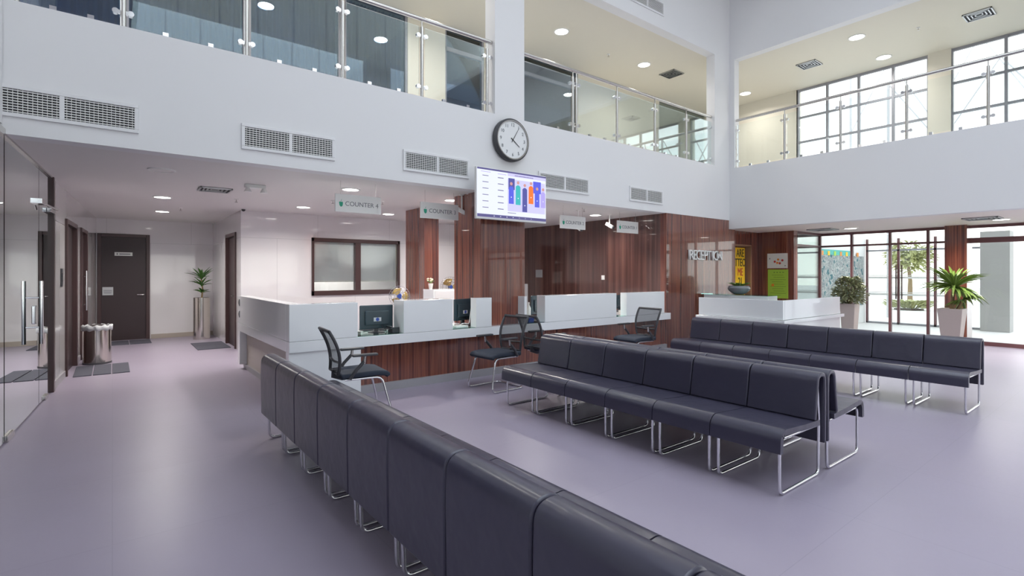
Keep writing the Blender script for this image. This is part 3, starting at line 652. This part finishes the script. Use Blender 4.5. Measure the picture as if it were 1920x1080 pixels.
MB().box(-.011, -.008, .17, .19, .22, .25).box(-.011, -.008, -.2, -.17, .05, .07).build('mark', 'ink_grey', p)
p, h = side_poster(1440, 1478, .90, 1.60, 'paper_green', 'green_poster', 'lime green poster on the wood pier, with small handwriting')
mb = MB()
for k in range(9): mb.box(-.011, -.008, -h + .05 + .03 * (k % 3), h - .06 - .04 * ((k * 2) % 3), .12 + k * .055, .126 + k * .055)
for k in range(4): mb.box(-.011, -.008, -.14 + k * .07, -.11 + k * .07, .62, .635)
mb.build('handwriting', 'green_leaf', p)
MB().lathe([(.035, -.012), (.035, -.007)], (0, .12, .32), 10, 'x').build('drawn_flower', 'orange', p)

# ================================================================ SERVICE COUNTER
Yc = 6.1; X0 = 1.57; X1 = 8.72
sc_ = empty('service_counter', (X0, Yc, 0), 0, 'long white L shaped service counter with striped wood front', 'counter')
L = X1 - X0
# worktop: front run passes before the column, then behind
cL, cR = cx0 - X0, cx1 - X0
wt = MB().box(0, L, 0, .148, .60, .725).box(.3, cL - .005, .148, .85, .66, .725).box(cR + .005, L, .148, .85, .66, .725).box(0, .30, .148, 3.0, .60, .725)
wt.build('worktop', 'white_gloss', sc_, bevel=.004)
MB().box(.0, .84, .02, .14, 0, .60).build('end_panel', 'white_gloss', sc_, bevel=.004)
MB().box(.84, L, .14, .158, .1, .60).build('front_panel', 'zebrano', sc_)
MB().box(.84, L, .09, .158, 0, .10).build('plinth', 'plinth_grey', sc_)
MB().box(.10, .14, .14, 2.85, .08, .60).build('side_panel', 'beige_stone_reflection', sc_)  # beige colour stands in for the floor reflected in this glossy panel
MB().box(.08, .16, .14, 3.0, 0, .08).build('side_plinth', 'plinth_grey', sc_)
MB().box(0, .3, 2.85, 3.0, .08, .60).build('end_panel', 'white_gloss', sc_, bevel=.004)
# privacy screens: solid white boxes on the worktop
def scr(a, b_, d0=.0, d1=.30, z1=1.15, ya=None):
    return MB().box(a - X0, b_ - X0, d0, d1, .728, z1).build('privacy_screen', 'white_gloss', sc_, bevel=.004)
scr(X0, ax(671, Yc), .0, .16); scr(ax(757, Yc), ax(849, Yc)); scr(ax(893, Yc), ax(922, Yc), 0, .148)
scr(ax(983.5, Yc), ax(988, Yc), .0, .3); scr(ax(1022, Yc), ax(1156, Yc), 0, .2); scr(ax(1175, Yc), ax(1246, Yc), 0, .148)
MB().box(0, .16, .162, 2.98, .728, 1.15).build('privacy_screen', 'white_gloss', sc_, bevel=.004)
# glass strip resting on the worktop edge
for a, b_ in ((ax(672, Yc), ax(756, Yc)), (ax(850, Yc), ax(892, Yc)), (ax(989, Yc), ax(1021, Yc)), (ax(1157, Yc), ax(1174, Yc))):
    MB().box(a - X0, b_ - X0, .01, .5, .727, .735).build('glass_top', 'glass_green', sc_)
# white cabinet behind
wc = empty('white_cabinet', (4.44, 7.95, 0), 0, 'white cabinet behind counter three with fan and flowers on top', 'cabinet')
MB().box(0, 1.5, 0, .38, .06, 1.22).build('body', 'white_gloss', wc, bevel=.004); MB().box(.03, 1.47, .03, .35, 0, .06).build('plinth', 'plinth_grey', wc)
for k in range(2): dd = MB().box(.02 + k * .74, .74 + k * .74, -.02, 0, .08, 1.19).build('door', 'white_gloss', wc, bevel=.003); MB().box(.66 + k * .74, .68 + k * .74, -.035, -.02, .6, .75).build('handle', 'steel', dd)
gc = empty('grey_cabinet', (6.45, 9.6, 0), 0, 'grey low cabinet right of the wide wood column', 'cabinet')
MB().box(0, 1.5, 0, .5, 0, 1.25).build('body', 'office_grey', gc, bevel=.004)
MB().box(.02, .74, -.02, 0, .05, 1.2).build('door', 'office_grey', gc, bevel=.003); MB().box(.76, 1.48, -.02, 0, .05, 1.2).build('door', 'office_grey', gc, bevel=.003)

# monitors
def monitor(x, y, rz, label, W=.52, H=.33, lift=.10):
    m_ = empty('computer_monitor', (x, y, .727), rz, label, 'monitor', 'computer monitors on the service counter')
    MB().lathe([(.11, 0), (.11, .012), (.03, .02)], seg=20).build('base', 'black_plastic', m_, smooth=40)
    MB().box(-.03, .03, .0, .04, .01, lift + .1).build('stand', 'black_plastic', m_, bevel=.005)
    mb = MB(); pts = [(-W / 2, lift), (W / 2, lift), (W / 2, lift + H), (-W / 2, lift + H)]
    sh = mb.box(-W / 2, W / 2, -.01, .02, lift, lift + H).build('casing', 'monitor_back', m_, bevel=.012)
    MB().box(-W * .36, W * .36, -.035, -.01, lift + .05, lift + H - .07).build('back_cover', 'monitor_back', sh, bevel=.012)
    MB().box(-W / 2 + .015, W / 2 - .015, .02, .023, lift + .02, lift + H - .015).build('screen', 'screen_white', m_)
    lg = MB().box(-.05, .05, -.038, -.035, lift + .10, lift + .15).build('emblem_plate', 'paper_grey', sh); MB().lathe([(.023, -.041), (.023, -.038)], (0, 0, lift + .125), 18, 'y').build('emblem_disc', 'ink_blue', lg)
    MB().tube(fillet([(.05, .0, lift + .06), (.12, -.05, .02), (.16, .06, .012), (.10, .16, .012)], .04), .005).build('cable', 'black_plastic', m_)
    return m_
monitor(ax(706, 6.42), 6.42, R(-3), 'dark computer monitor seen from behind at counter four', .45, .31, .05)
monitor(ax(869, 6.48), 6.48, R(18), 'tilted dark computer monitor seen from behind at counter three', .42, .32, .08)
monitor(ax(1010, 6.66), 6.66, R(14), 'dark monitor just right of the wide wood column', .44, .32, .08)
monitor(ax(1163, 6.95), 6.95, R(10), 'monitor in the gap of the white screens at counter one', .40, .28, .06)
# keyboards, phones, papers
def kb(px, y, label):
    k = empty('keyboard', (ax(px, y), y, .727), R(4), label, 'keyboard')
    MB().box(-.2, .2, -.07, .07, 0, .02).build('body', 'black_plastic', k, bevel=.004)
    mb = MB()
    for i in range(14):
        for j in range(4): mb.box(-.19 + i * .027, -.168 + i * .027, -.06 + j * .03, -.037 + j * .03, .02, .026)
    mb.build('keys', 'charcoal', k)
kb(703, 6.75, 'black keyboard behind the counter four monitor')
ph = empty('desk_phone', (ax(738, 6.26), 6.26, .735), R(0), 'dark desk phone beside the counter four monitor', 'phone')
MB().prism([(-.07, 0), (.07, 0), (.07, .03), (-.07, .07)], 'x', -.05, .05).build('body', 'black_plastic', ph, bevel=.004); MB().box(-.075, -.045, -.08, .08, .05, .085).build('handset', 'black_plastic', ph, bevel=.01)
tray = empty('paper_stack', (ax(862, 6.28), 6.28, .736), 0, 'small pile of papers and cables under the counter three monitor', 'papers')
MB().box(-.1, .1, -.07, .07, 0, .02).build('sheets', 'paper_white', tray); MB().tube(fillet([(.0, 0, .03), (.08, .02, .05), (.14, -.03, .03), (.2, .0, .30)], .05), .006).build('cable', 'white_plastic', tray)
bb = empty('blue_box', (ax(993, 6.3), 6.3, .736), 0, 'small blue box on the worktop right of the wood column', 'box')
MB().box(-.05, .05, -.05, .05, 0, .05).build('body', 'ink_blue', bb, bevel=.004); MB().box(-.052, .052, -.052, .052, .05, .06).build('lid', 'ink_blue', bb, bevel=.004)
bt = empty('water_bottle', (ax(991, 6.6), 6.6, .727), 0, 'white bottle beside the monitor right of the wood column', 'bottle')
MB().lathe([(.035, 0), (.038, .01), (.038, .2), (.015, .25), (.015, .27)], seg=18).build('body', 'paper_white', bt, smooth=40); MB().lathe([(.017, .27), (.017, .295)], seg=14).build('cap', 'white_plastic', bt)
tb = empty('tissue_box', (ax(1170, 6.32), 6.32, .736), 0, 'small cream tissue box in the gap at counter one', 'box')
MB().box(-.09, .05, -.06, .06, 0, .08).build('body', 'pot_beige', tb, bevel=.006); MB().lathe([(.045, .08), (.03, .12), (.035, .14), (.012, .17)], (-.02, 0, 0), 9).build('tissue', 'paper_white', tb)

# fans
def fan(x, y, z, rz, label, base=.12, r=.19):
    f = empty('pedestal_fan', (x, y, z), rz, label, 'fan', 'pedestal fans with amber blades')
    MB().lathe([(.17, 0), (.17, .02), (.03, .04)], seg=20).build('base', 'ink_blue', f, smooth=40)
    MB().cyl((0, .03, .02), (0, .03, base + r), .014, seg=10).build('pole', 'white_plastic', f, smooth=40)
    zc = base + r
    MB().lathe([(.03, -.06), (.045, -.03), (.045, .03), (.03, .08)], (0, .05, zc), 18, 'y').build('motor', 'ink_blue', f, smooth=40)
    for k in range(3):
        pts = []
        for t in range(9):
            a = R(120 * k - 40 + 80 * t / 8); rr = r * .88 * (1 - .12 * abs(t - 4) / 4); pts.append((rr * math.cos(a), -.03 + .05 * t / 8, zc + rr * math.sin(a)))
        a0 = R(120 * k - 20); a1 = R(120 * k + 20)
        vs = [(.03 * math.cos(a0), -.01, zc + .03 * math.sin(a0))] + pts + [(.03 * math.cos(a1), .0, zc + .03 * math.sin(a1))]
        c0 = (0.015 * math.cos(R(120 * k)), 0, zc + .015 * math.sin(R(120 * k)))
        MB().add([c0] + vs, [(0, i, i + 1) for i in range(1, len(vs))]).build('blade', 'amber_blade', f, smooth=50, solid=.004)
    MB().lathe([(.035, -.05), (.035, -.02), (.03, .0)], (0, 0, zc), 16, 'y').build('hub', 'ink_blue', f, smooth=40)
    mb = MB()
    for rr, yy in ((r, 0), (r * .8, -.045), (r * .5, -.06), (r * .8, .045)):
        mb.tube([(rr * math.cos(2 * math.pi * k / 36), yy, zc + rr * math.sin(2 * math.pi * k / 36)) for k in range(36)], .003, 6, True)
    for k in range(24):
        a = 2 * math.pi * k / 24; c, s2 = math.cos(a), math.sin(a)
        mb.tube([(.03 * c, -.062, zc + .03 * s2), (r * .8 * c, -.045, zc + r * .8 * s2), (r * c, 0, zc + r * s2), (r * .8 * c, .045, zc + r * .8 * s2)], .0012, 4)
    mb.build('guard', 'steel', f)
fan(ax(749, 7.25), 7.25, 0, R(-25), 'pedestal fan with amber blades behind counter four', 1.0, .155)
fan(ax(845, 8.62), 8.62, 0, R(-20), 'pedestal fan with amber blades behind the white cabinet', 1.04, .20)
# flowers on cabinet
fl = empty('flower_pot', (ax(807.5, 8.1), 8.1, 1.22), 0, 'tiny white pot of pale yellow flowers on the white cabinet', 'flowers')
MB().lathe([(.028, 0), (.045, .10), (.045, .105)], seg=18).build('pot', 'white_plastic', fl, smooth=40)
mb = MB()
for k in range(14): a = k * 2.4; mb.blade((0, 0, .10), (math.cos(a), math.sin(a), 1.1), .09, .03, .5, 4)
mb.build('leaves', 'green_leaf_light', fl)
mb = MB()
for k in range(10): a = k * 2.1; rr = .02 + .045 * ((k * 7) % 10) / 10; mb.lathe([(.004, -.015), (.018, -.006), (.018, .006), (.004, .015)], (rr * math.cos(a), rr * math.sin(a), .17 + .02 * math.sin(k)), 7)
mb.build('blossoms', 'flower_white', fl, smooth=60)

# wall switches, card reader, security cameras
def plate(name, x, y, z, w_, h, label, cat, mat='white_plastic', M=None):
    p = empty(name, (x, y, z), 0, label, cat)
    if M is not None: p.matrix_world = M
    MB().box(-w_ / 2, w_ / 2, -.012, 0, 0, h).build('plate', mat, p, bevel=.003); MB().box(-w_ / 4, w_ / 4, -.018, -.012, h * .25, h * .75).build('rocker', mat, p, bevel=.002); return p
M = LM @ Matrix.Translation((0, 9.55, 1.32)) @ Matrix.Rotation(R(90), 4, 'Z')
plate('card_reader', 0, 0, 0, .16, .25, 'black card reader on the left wall beside the first dark door', 'card reader', 'black_plastic', M)
M = Matrix.Translation((8.8, ay(1131, 8.8), 1.36)) @ Matrix.Rotation(R(-90), 4, 'Z'); plate('light_switch', 0, 0, 0, .09, .10, 'white light switch on the dark wood wall', 'light switch', 'white_plastic', M)
M = Matrix.Translation((8.8, ay(1011, 8.8), 1.40)) @ Matrix.Rotation(R(-90), 4, 'Z'); plate('junction_box', 0, 0, 0, .26, .2, 'brown grey box on the dark wood wall near the column', 'box', 'grey_plastic', M)
M = Matrix.Translation((X0 - .0, 8.9, .88)) @ Matrix.Rotation(R(-90), 4, 'Z')
for k, z in enumerate((.82, 1.0)): 
    M = Matrix.Translation((X0, 8.96, z)) @ Matrix.Rotation(R(-90), 4, 'Z'); plate('wall_socket', 0, 0, 0, .05, .10, ['lower dark socket on the far end of the counter side', 'upper dark socket on the far end of the counter side'][k], 'socket', 'grey_plastic', M)
def cctv(x, y, z, rz, drop, label):
    c = empty('security_camera', (x, y, z), rz, label, 'security camera', 'small white security cameras')
    MB().lathe([(.04, 0), (.04, -.015)], seg=16).build('mount', 'white_plastic', c); MB().cyl((0, 0, -.01), (0, 0, -drop), .012, seg=10).build('arm', 'white_plastic', c, smooth=40)
    Mx = Matrix.Translation((0, 0, -drop)) @ Matrix.Rotation(R(30), 4, 'Y')
    MB(Mx).box(-.09, .09, -.032, .032, -.03, .035).build('body', 'white_plastic', c, bevel=.01); MB(Mx).cyl((.09, 0, 0), (.115, 0, 0), .026, seg=16).build('lens', 'black_plastic', c, smooth=40)
cctv(ax(866, 6.75), 6.75, ZC, R(-40), .26, 'white security camera beside the counter three sign')
cctv(ax(1143, 7.2), 7.2, ZC, R(-80), .22, 'white security camera between counter signs two and one')
cctv(ax(1084, 7.0), 7.0, ZC, R(-90), .34, 'white security camera just under the counter two sign')
cm = empty('dome_camera', (1.95, 10.75, ZC), 0, 'tiny black dome camera at the corner of the tiled wall', 'security camera')
MB().lathe([(.05, 0), (.05, -.01)], seg=16).build('base', 'white_plastic', cm); MB().lathe([(.035, -.01), (.033, -.03), (.02, -.045), (.005, -.05)], seg=16).build('dome', 'black_plastic', cm, smooth=60)

# ================================================================ RECEPTION DESK
RX, RY = 8.62, 3.90
rd = empty('reception_desk', (RX, RY, 0), 0, 'white glossy reception desk with glass ledge before the wood wall', 'reception desk')
E = ay(1310, RX) - RY; Wd = ax(1575, RY) - RX
MB().box(0, .06, 0, E, .74, 1.06).build('front_screen', 'white_gloss', rd, bevel=.004)
MB().box(.065, Wd, 0, .06, .74, 1.06).build('side_screen', 'white_gloss', rd, bevel=.004)
MB().box(.0, .35, 0, E, 1.06, 1.062).build('top_ledge', 'white_gloss', rd) if False else None
MB().box(-.04, .75, -.04, E + .04, .68, .735).box(.75, Wd + .1, -.04, .7, .68, .735).build('worktop', 'white_gloss', rd, bevel=.004)
MB().box(.0, .05, .0, E, .1, .68).box(.05, Wd, .0, .05, .1, .68).box(Wd - .05, Wd, .05, .6, .1, .68).box(.05, .7, E - .05, E, .1, .68).build('body_panel', 'white_gloss', rd)
MB().box(.03, .08, .03, E - .02, 0, .1).box(.08, Wd, .03, .08, 0, .1).build('plinth', 'plinth_grey', rd)
bl_ = MB().box(1.35, 1.75, .9, 2.25, 0, 1.06).build('rear_ledge', 'white_gloss', rd, bevel=.004)
MB().box(1.32, 1.78, .85, 2.3, 1.066, 1.076).build('glass_ledge', 'glass_green', rd)
# planter bowl on the rear ledge
bw = empty('planter_bowl', (RX + 1.55, RY + 1.58, 1.076), 0, 'grey shallow bowl planter on the rear ledge at reception', 'planter')
MB().lathe([(.13, 0), (.20, .03), (.30, .10), (.32, .16), (.28, .215), (.24, .22), (.22, .19)], seg=32).build('bowl', 'pot_grey', bw, smooth=50)
MB().lathe([(.225, .17), (.225, .19)], seg=24).build('soil', 'soil', bw)
mb = MB()
for k in range(26): a = k * 2.4; mb.blade((.1 * math.cos(a), .1 * math.sin(a), .18), (math.cos(a), math.sin(a), 1.5), .20 + .12 * ((k * 5) % 7) / 7, .05, 1.2, 5)
mb.build('leaves', 'green_leaf_light', bw); bw.scale = (.68, .68, .80)

# ================================================================ PLANTS AND BIN
# steel cylinder planter in corridor
pt = empty('cylinder_planter', (1.62, 13.7, 0), 0, 'tall polished steel cylinder planter with a spiky green plant', 'potted plant')
MB().lathe([(.17, 0), (.17, .95), (.155, .95), (.155, .90)], seg=40).build('cylinder', 'steel_polished', pt, smooth=40)
MB().lathe([(.156, .88), (.156, .905)], seg=24).build('soil', 'soil', pt)
MB().tube([(0, 0, .9), (.02, 0, 1.15), (-.01, .01, 1.4)], [.02, .015, .012], 8).build('stem', 'stem', pt, smooth=50)
mb = MB()
for tier, (z0, n_, L_) in enumerate(((1.05, 11, .20), (1.2, 13, .26), (1.36, 16, .34))):
    for k in range(n_):
        a = k * 2.399 + tier; el = .5 + (.5 + tier * .7) * ((k * 7) % 10) / 10
        mb.blade((.0, 0, z0 + .012 * (k % 4)), (math.cos(a), math.sin(a), el), L_ * (.85 + .3 * random.random()), .045, .5, 5)
mb.build('leaves', 'green_leaf', pt)
# tapered pot with yucca palm
pp = empty('palm_planter', (13.35, ay(1785, 13.35), 0), R(0), 'tall tapered beige pot with a spiky palm before the entrance column', 'potted plant')
def taper(b0, t0, H): return MB().add([(-b0, -b0, 0), (b0, -b0, 0), (b0, b0, 0), (-b0, b0, 0), (-t0, -t0, H), (t0, -t0, H), (t0, t0, H), (-t0, t0, H), (-t0 + .03, -t0 + .03, H), (t0 - .03, -t0 + .03, H), (t0 - .03, t0 - .03, H), (-t0 + .03, t0 - .03, H), (-t0 + .03, -t0 + .03, H - .06), (t0 - .03, -t0 + .03, H - .06), (t0 - .03, t0 - .03, H - .06), (-t0 + .03, t0 - .03, H - .06)],
    [(3, 2, 1, 0), (0, 1, 5, 4), (1, 2, 6, 5), (2, 3, 7, 6), (3, 0, 4, 7), (4, 5, 9, 8), (5, 6, 10, 9), (6, 7, 11, 10), (7, 4, 8, 11), (8, 9, 13, 12), (9, 10, 14, 13), (10, 11, 15, 14), (11, 8, 12, 15), (12, 13, 14, 15)])
taper(.13, .20, .80).build('pot', 'pot_beige', pp, bevel=.008)
MB().tube([(0, 0, .72), (.02, .0, 1.0), (-.02, -.04, 1.25)], [.04, .035, .03], 10).build('trunk', 'stem', pp, smooth=50)
MB().tube([(.06, -.05, .72), (.10, -.12, .9), (.10, -.15, .98)], [.03, .025, .02], 8).build('trunk', 'stem', pp, smooth=50)
mb = MB()
for k in range(120):
    a = k * 2.399; el = -.25 + 2.6 * ((k * 37) % 120) / 120
    mb.blade((-.02 + .02 * math.cos(a), -.04, 1.18 + .08 * (k % 5) / 5), (math.cos(a), math.sin(a), el), .48 + .16 * random.random(), .055, .9, 6)
for k in range(34):
    a = k * 2.399; el = -.3 + 1.6 * ((k * 13) % 34) / 34
    mb.blade((.10, -.15, .95), (math.cos(a), math.sin(a), el), .34, .04, 1.1, 6)
mb.build('leaves', 'palm_leaf_backlit', pp)
# bush
bp = empty('bush_planter', (12.5, ay(1593, 12.5), 0), 0, 'beige pot with a bushy leafy plant behind the reception desk', 'potted plant')
taper(.10, .145, .86).build('pot', 'pot_beige', bp, bevel=.008)
mb = MB()
for k in range(9): a = k * 2.4; mb.tube([(0, 0, .8), (.08 * math.cos(a), .08 * math.sin(a), 1.0), (.17 * math.cos(a), .17 * math.sin(a), 1.2 + .02 * k)], .008, 6)
mb.build('stems', 'stem', bp)
mb = MB()
for k in range(900):
    a = random.random() * 6.283; zz = random.random(); rr = (.10 + .20 * math.sin(math.pi * min(1, .25 + zz * .7))) * math.sqrt(random.random())
    mb.blade((rr * math.cos(a), rr * math.sin(a), .86 + .56 * zz), (math.cos(a) + random.uniform(-.6, .6), math.sin(a) + random.uniform(-.6, .6), random.uniform(-.2, 1.2)), .09, .045, .6, 3)
mb.build('leaves', 'green_leaf_dull', bp)
# bin
bn = empty('waste_bin', (-.20, 11.05, 0), 0, 'polished steel waste bin with liner folded over the rim', 'bin')
MB().lathe([(.19, 0), (.19, .62), (.185, .62), (.185, .58)], seg=40).build('body', 'steel_polished', bn, smooth=40)
MB().lathe([(.195, .0), (.195, .03)], seg=32).build('base_ring', 'charcoal', bn)
mb = MB(); N = 40; ring = []
for j, (rr, zz) in enumerate(((.17, .58), (.185, .64), (.205, .63), (.205, .56))):
    for k in range(N): a = 2 * math.pi * k / N; q = rr + .006 * math.sin(k * 2.3 + j); ring.append((q * math.cos(a), q * math.sin(a), zz + .012 * math.sin(k * 1.7 + j)))
mb.add(ring, [(j * N + k, j * N + (k + 1) % N, (j + 1) * N + (k + 1) % N, (j + 1) * N + k) for j in range(3) for k in range(N)]).build('liner', 'paper_grey', bn, smooth=60, solid=.003)
MB().lathe([(.165, .60), (.15, .63), (.02, .66)], seg=24).build('lid', 'steel', bn, smooth=40)
# mats
def mat_(x0, x1, y0, y1, n_, label, along='x'):
    m_ = empty('door_mat', ((x0 + x1) / 2, (y0 + y1) / 2, 0), 0, label, 'mat', 'grey tiled door mats')
    w_ = (x1 - x0) / n_ if along == 'x' else (y1 - y0) / n_; hx, hy = (x1 - x0) / 2, (y1 - y0) / 2
    for k in range(n_):
        if along == 'x': MB().box(-hx + k * w_ + .008, -hx + (k + 1) * w_ - .008, -hy, hy, 0, .012).build('mat_tile', 'mat_grey', m_, bevel=.003)
        else: MB().box(-hx, hx, -hy + k * w_ + .008, -hy + (k + 1) * w_ - .008, 0, .012).build('mat_tile', 'mat_grey', m_, bevel=.003)
mat_(-.46, .22, 9.75, 10.78, 3, 'dark grey three tile mat before the left door and bin')
mat_(-.1, .68, 13.55, 14.3, 2, 'grey mat before the door at the end of the corridor')
mat_(1.32, 1.9, 11.7, 12.9, 2, 'grey mat before the door on the right of the corridor', 'y')

# ================================================================ LOUNGE CHAIRS
PW = .545
def lounge_chair():
    t = empty('lounge_chair', (0, 0, 0), 0)
    h = PW / 2 - .004
    seat = fillet([(0.05, .405, 0), (.30, .415, 0), (.60, .435, 0), (.645, .40, 0), (.65, .30, 0)], .05, 6)
    MB().strip([(p.x, p.y) for p in seat], .04, 'y', -h, h).build('seat', 'leather', t, smooth=50, bevel=.009)
    back = fillet([(.12, .43, 0), (.085, .62, 0), (.065, .752, 0), (-.05, .752, 0), (-.055, .60, 0), (-.05, .235, 0)], .055, 7)
    MB().strip([(p.x, p.y) for p in back], .032, 'y', -h, h).build('backrest', 'leather', t, smooth=50, bevel=.009)
    for s_ in (-1, 1):
        y = s_ * (h - .035)
        MB().tube(fillet([(.02, y, .70), (-.012, y, .40), (0, y, .012), (.61, y, .012), (.61, y, .385), (.03, y, .375)], .05, 6), .0115, 10).build('leg', 'chrome', t, smooth=50)
    MB().cyl((.3, -h + .035, .378), (.3, h - .035, .378), .010, seg=8).cyl((.02, -h + .035, .70), (.02, h - .035, .70), .010, seg=8).build('cross_bar', 'chrome', t, smooth=50)
    return t
proto = lounge_chair(); used = [False]
ordw = ['first', 'second', 'third', 'fourth', 'fifth', 'sixth', 'seventh', 'eighth', 'ninth', 'tenth']
def place_row(X, yfar, n_, face, lab, grp, pw=PW):
    for i in range(n_):
        o = proto if not used[0] else copy_tree(proto); used[0] = True
        o.location = (X, yfar - pw * (i + .5), 0); o.scale = (1, pw / PW, 1); o.rotation_euler = (0, 0, 0 if face > 0 else math.pi)
        tag(o, lab % ordw[i], 'lounge chair', grp)
place_row(1.13, 5.08, 10, 1, '%s black leather chair from the counter in the row seen from behind', 'lounge chairs in the left row')
place_row(4.155, 4.68, 6, -1, '%s black leather chair from the counter in the middle front row', 'lounge chairs in the middle row facing left', .515)
place_row(4.315, 4.68, 6, 1, '%s black leather chair from the counter in the back to back middle row facing right', 'lounge chairs in the middle row facing right', .515)
place_row(7.76, 4.97, 7, -1, '%s black leather chair from the wood wall in the right row', 'lounge chairs in the right row', .522)

# ================================================================ MESH BACK VISITOR CHAIRS
def office_chair():
    t = empty('visitor_chair', (0, 0, 0), 0)
    st = fillet([(-.22, .455, 0), (.16, .465, 0), (.25, .45, 0), (.27, .42, 0)], .06, 5)
    MB().strip([(p.x, p.y) for p in st], .055, 'y', -.235, .235).build('seat', 'seat_fabric', t, smooth=50, bevel=.02, bseg=3)
    def bp_(z): # backrest curve
        q = (z - .48) / .44; return -.24 - .02 * math.sin(q * 3.14) * -1 - .10 * q * q
    zs = [.48 + .44 * i / 10 for i in range(11)]
    def hwid(z): q = (z - .48) / .44; return .185 + .045 * math.sin(min(1, q * 1.3) * math.pi / 2)
    loop = [(bp_(z), -hwid(z), z) for z in zs] + [(bp_(z), hwid(z), z) for z in zs[::-1]]
    MB().tube(loop, .017, 8, True).tube([(bp_(.60), -hwid(.6), .60), (bp_(.60) - .01, 0, .59), (bp_(.60), hwid(.6), .60)], .012, 8).build('back_frame', 'chair_frame', t, smooth=50)
    vs = []; fs = []
    for z in zs:
        for k in range(7): yy = hwid(z) * (-1 + 2 * k / 6); vs.append((bp_(z) - .02 * (1 - (k / 3 - 1) ** 2), yy, z))
    for i in range(10):
        for k in range(6): a = i * 7 + k; fs.append((a, a + 1, a + 8, a + 7))
    MB().add(vs, fs).build('back_mesh', 'mesh_weave', t, smooth=60)
    for k in range(2):
        s_ = (-1, 1)[k]
        MB().box(-.22, .02, -.02, .02, 0, .03).build('bracket', 'chair_frame', t, loc=(0, s_ * .15, .40)) if k == 9 else None
        arm = MB().box(-.12, .14, s_ * .25 - .03, s_ * .25 + .03, .655, .68).build('armrest', 'chair_frame', t, bevel=.01)
        MB().tube([(-.14, s_ * .235, .43), (-.08, s_ * .25, .52), (.0, s_ * .25, .60)], .018, 8).build('support', 'chair_frame', arm, smooth=50)
        MB().tube([(.0, s_ * .25, .58), (.01, s_ * .25, .655)], .016, 8).build('support_sleeve', 'steel', arm, smooth=50)
    MB().tube([(-.24, 0, .50), (-.25, 0, .44), (-.16, 0, .41), (0, 0, .42)], .028, 8).build('back_bracket', 'chair_frame', t, smooth=50)
    fr = fillet([(-.18, -.2, .42), (.20, -.2, .42), (.30, -.25, .014), (-.24, -.25, .014), (-.24, .25, .014), (.30, .25, .014), (.20, .2, .42), (-.18, .2, .42)], .07, 6)
    MB().tube(fr, .0125, 10).build('cantilever_frame', 'chrome', t, smooth=50)
    return t
oc = office_chair(); G = 'mesh back visitor chairs at the service counter'
oc.location = (2.06, 5.33, 0); oc.rotation_euler = (0, 0, R(-6)); tag(oc, 'mesh back chair in profile before the white end of the counter', 'chair', G)
for x, y, a, t in ((4.0, 5.46, 180 + 4, 'mesh back chair facing left before the striped wood front'), (4.82, 5.42, -4, 'mesh back chair standing behind another, beside the middle row'), (6.72, 5.36, 180 - 3, 'mesh back chair at counter one near the right wood wall')):
    o = copy_tree(oc); o.location = (x, y, 0); o.rotation_euler = (0, 0, R(a)); tag(o, t, 'chair', G)

# ================================================================ OUTSIDE
def tree(x, y, h, r, label):
    t = empty('tree', (x, y, 0), 0, label, 'tree')
    MB().tube([(0, 0, 0), (.05, 0, h * .4), (0, .1, h * .8)], [.12, .09, .05], 8).build('trunk', 'stem', t, smooth=50)
    mb = MB()
    for k in range(500):
        a = random.random() * 6.283; b2 = random.uniform(-1, 1); rr = r * random.random() ** .4; c = math.sqrt(1 - b2 * b2)
        mb.blade((rr * c * math.cos(a), rr * c * math.sin(a), h * .8 + rr * b2 * .8), (math.cos(a), math.sin(a), random.uniform(-.5, 1)), .35, .14, .6, 3)
    mb.build('foliage', 'leaf_haze', t)
tree(31, ay(1706, 31), 2.9, .9, 'green tree outside beyond the porch door with haze in its leaf colour')
sh = empty('shrub', (26, ay(1704, 26), 0), 0, 'low yellow green shrub on the paving outside', 'shrub')
mb = MB()
for k in range(260):
    a = random.random() * 6.283; rr = .75 * math.sqrt(random.random()); mb.blade((rr * .4 * math.cos(a), rr * math.sin(a), .05 + .25 * random.random()), (math.cos(a), math.sin(a), 1.2), .28, .08, .7, 3)
mb.build('leaves', 'leaf_haze', sh); MB().lathe([(.5, 0), (.5, .05)], seg=16).build('soil', 'soil', sh)
# steel lattice outside the upper windows
def truss(X, y0, y1, zb, zt, label):
    t = empty('steel_truss', (X, (y0 + y1) / 2, 0), 0, label, 'steel structure'); h = (y1 - y0) / 2
    for z in (zb, zt): MB().cyl((0, -h, z), (0, h, z), .035, seg=8).build('chord', 'truss_steel', t, smooth=50)
    n_ = max(2, int(2 * h / 1.3)); st = 2 * h / n_
    for k in range(n_): a = -h + k * st; MB().cyl((0, a, zb if k % 2 else zt), (0, a + st, zt if k % 2 else zb), .022, seg=6).build('diagonal', 'truss_steel', t)
    for y in (-h, h): MB().cyl((0, y, -.0), (0, y, zt), .05, seg=8).build('post', 'truss_steel', t, smooth=50)
truss(21, -2.5, 6.0, 5.7, 8.0, 'outdoor steel lattice truss nearest the upper windows')
truss(25, -4, 8.5, 7.5, 10.2, 'outdoor steel lattice truss farther behind the first')
